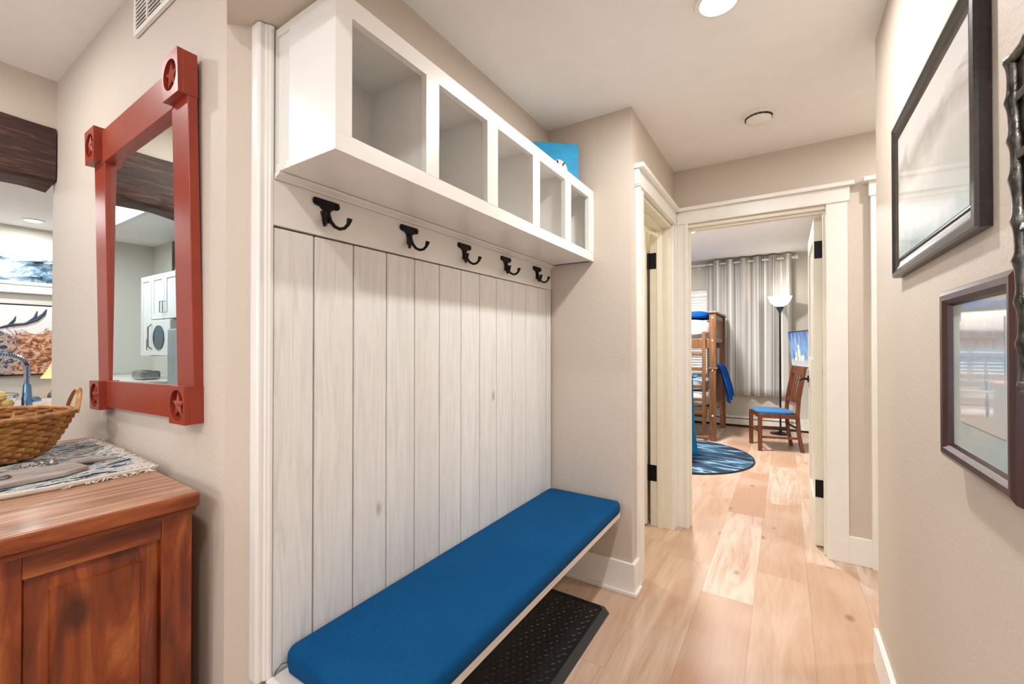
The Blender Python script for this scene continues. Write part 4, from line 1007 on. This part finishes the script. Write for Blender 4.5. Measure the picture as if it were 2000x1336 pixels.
# lamp on side table
ta = thing('side_table', (-6.1, 1.25, 0), 'dark console table below the animal painting', 'table')
bx(-6.42, -5.9, .6, 1.9, .565, .60).build('top', 'beam', ta, .005)
for x in (-6.38, -5.94):
    for y in (.64, 1.86): bx(x - .02, x + .02, y - .02, y + .02, 0, .565).build('leg', 'beam', ta)
lp = thing('table_lamp', (-6.15, 1.25, .60), 'lit table lamp with a cream bell shade on the console', 'lamp')
MB().lathe([(.0, 0), (.07, 0), (.07, .015), (.02, .03), (.035, .10), (.02, .18), (.012, .25), (.010, .32)], (-6.15, 1.25, .60), 24).build('base', 'black', lp, smooth=50)
MB().lathe([(.205, .315), (.165, .38), (.13, .46), (.115, .53), (.112, .53), (.127, .46), (.162, .38), (.201, .315)], (-6.15, 1.25, .60), 40, close=True).build('lamp_shade', 'shade_lit', lp, smooth=60)
ss = thing('horse_sculpture', (-5.98, 1.03, .60), 'small green patina animal sculpture on a dark base beside the lamp', 'sculpture')
M['patina'] = plain('green_patina', srgb(92, 112, 104), .5, .4, var=.4, scale=40)
bx(-6.04, -5.92, .93, 1.16, .601, .618).build('base', 'black_plastic', ss)
MB().ball((-5.98, 1.05, .70), .045, .7, 1.5, .8).ball((-5.98, .985, .735), .024, .8, 1.4, 1).ball((-5.98, 1.09, .745), .03, .8, .9, 1.5).ball((-5.98, 1.115, .80), .02, .8, 1.5, .8).tube([(-5.97, 1.02, .69), (-5.97, 1.0, .65), (-5.97, .97, .62)], [.016, .012, .012]).tube([(-5.97, 1.09, .69), (-5.97, 1.11, .65), (-5.97, 1.12, .62)], [.016, .012, .012]).tube([(-5.99, 1.0, .69), (-5.99, .96, .66), (-5.99, .95, .63)], [.012, .010, .008]).build('figure', 'patina', ss, smooth=60)

# kitchen panel light
kp = thing('kitchen_panel_light', (-5.27, -.11, H), 'large rectangular lit kitchen ceiling panel seen in the mirror', 'ceiling light')
m = MB().box(-5.90, -4.64, -.44, -.40, 2.397, H).box(-5.90, -4.64, .18, .22, 2.397, H).box(-5.90, -5.86, -.40, .18, 2.397, H).box(-4.68, -4.64, -.40, .18, 2.397, H)
m.build('frame', 'kitchen_white', kp, .004)
bx(-5.86, -4.68, -.40, .18, 2.42, 2.432).build('diffuser', 'panel_led', kp)
# kitchen cabinets (seen in the mirror)
def cabinet(name, x0, x1, z0_, z1_, lb, doors, yf=-.70):
    c = thing(name, ((x0 + x1) / 2, -.86, z0_), lb, 'cabinet', 'wall cabinets in the kitchen')
    bx(x0, x1, -1.028, yf, z0_, z1_).build('body', 'kitchen_white', c, .002)
    wd = (x1 - x0) / doors
    for k in range(doors):
        a, b_ = x0 + wd * k + .004, x0 + wd * (k + 1) - .004
        m = MB().box(a, b_, yf, yf + .012, z0_ + .004, z1_ - .004)
        for q in ((a, a + .05, z0_ + .004, z1_ - .004), (b_ - .05, b_, z0_ + .004, z1_ - .004), (a, b_, z0_ + .004, z0_ + .055), (a, b_, z1_ - .055, z1_ - .004)): m.box(q[0], q[1], yf + .012, yf + .02, q[2], q[3])
        d = m.build('door', 'kitchen_white', c)
        hx = b_ - .03 if k % 2 == 0 else a + .03
        MB().tube([(hx, yf + .02, z0_ + .06), (hx, yf + .045, z0_ + .06), (hx, yf + .045, z0_ + .17), (hx, yf + .02, z0_ + .17)], .005, 6).build('handle', 'steel', d)
    return c
cabinet('wall_cabinet', -5.70, -5.42, 1.13, 1.95, 'tall narrow white wall cabinet beside the microwave', 1)
cabinet('wall_cabinet', -5.418, -4.78, 1.50, 1.95, 'white two-door wall cabinet above the microwave', 2)
cabinet('wall_cabinet', -4.77, -4.12, 1.50, 1.95, 'white two-door wall cabinet between microwave and refrigerator', 2)
cabinet('wall_cabinet', -4.11, -3.36, 1.60, 2.10, 'taller white wall cabinet over the refrigerator', 2, -.62)
mw = thing('microwave', (-5.2, -.8, 1.14), 'white over-range microwave under the kitchen cabinets', 'microwave')
bx(-5.415, -4.90, -1.028, -.66, 1.14, 1.49).build('body', 'kitchen_white', mw, .006)
M['dark_glass'] = plain('dark_blue_glass', srgb(38, 74, 92), .08)
MB().prism([(-5.16 + .13 * math.cos(math.tau * k / 24), 1.315 + .12 * math.sin(math.tau * k / 24)) for k in range(24)], 'y', -.66, -.652).build('door_glass', 'dark_glass', mw)
MB().tube([(-5.34, -.655, 1.20), (-5.34, -.63, 1.23), (-5.34, -.63, 1.42), (-5.34, -.655, 1.45)], .008, 8).build('handle', 'steel', mw)
fr = thing('refrigerator', (-3.7, -.6, 0), 'pale blue-grey refrigerator at the edge of the mirror reflection', 'refrigerator')
M['fridge'] = plain('pale_steel_blue', srgb(176, 200, 212), .3, .3)
bx(-3.87, -3.15, -1.02, -.35, .02, 1.37).build('body', 'fridge', fr, .01)
bx(-3.86, -3.16, -.348, -.29, .04, .80).build('door', 'fridge', fr, .008)
bx(-3.86, -3.16, -.348, -.29, .81, 1.36).build('door', 'fridge', fr, .008)
kc = thing('kitchen_counter', (-5.6, -.7, 0), 'white base cabinets with pale top along the kitchen wall', 'counter')
bx(-6.45, -4.92, -1.02, -.45, 0, .86).build('base_cabinet', 'kitchen_white', kc)
bx(-6.48, -4.91, -1.028, -.42, .86, .90).build('worktop', 'stone', kc)
ra = thing('toaster', (-5.4, -.65, .90), 'steel toaster on the kitchen counter under the cabinets', 'toaster')
bx(-5.55, -5.28, -.72, -.56, .902, .985).build('body', 'steel', ra, .02); bx(-5.50, -5.33, -.66, -.62, .98, .988).build('slot', 'black_plastic', ra)
pf = thing('small_framed_picture', (-5.1, -.85, 1.95), 'small framed print leaning on top of the kitchen cabinets', 'picture', rotz=0)
mt = Matrix.Translation((-5.16, -.85, 2.105)) @ Euler((R(10), 0, 0)).to_matrix().to_4x4()
MB().box(-.13, .13, -.01, .01, -.15, .15, mt).build('frame', 'frame_dark', pf)
MB().box(-.10, .10, .010, .012, -.12, .12, mt).build('print', 'mat_board', pf)
ky = thing('dark_soffit_panel', (-4.8, -1.0, 2.2), 'dark painted panel high on the wall behind the leaning print', 'wall panel')
bx(-5.9, -4.2, -1.029, -1.015, 2.0, 2.42).build('panel', 'frame_dark', ky)
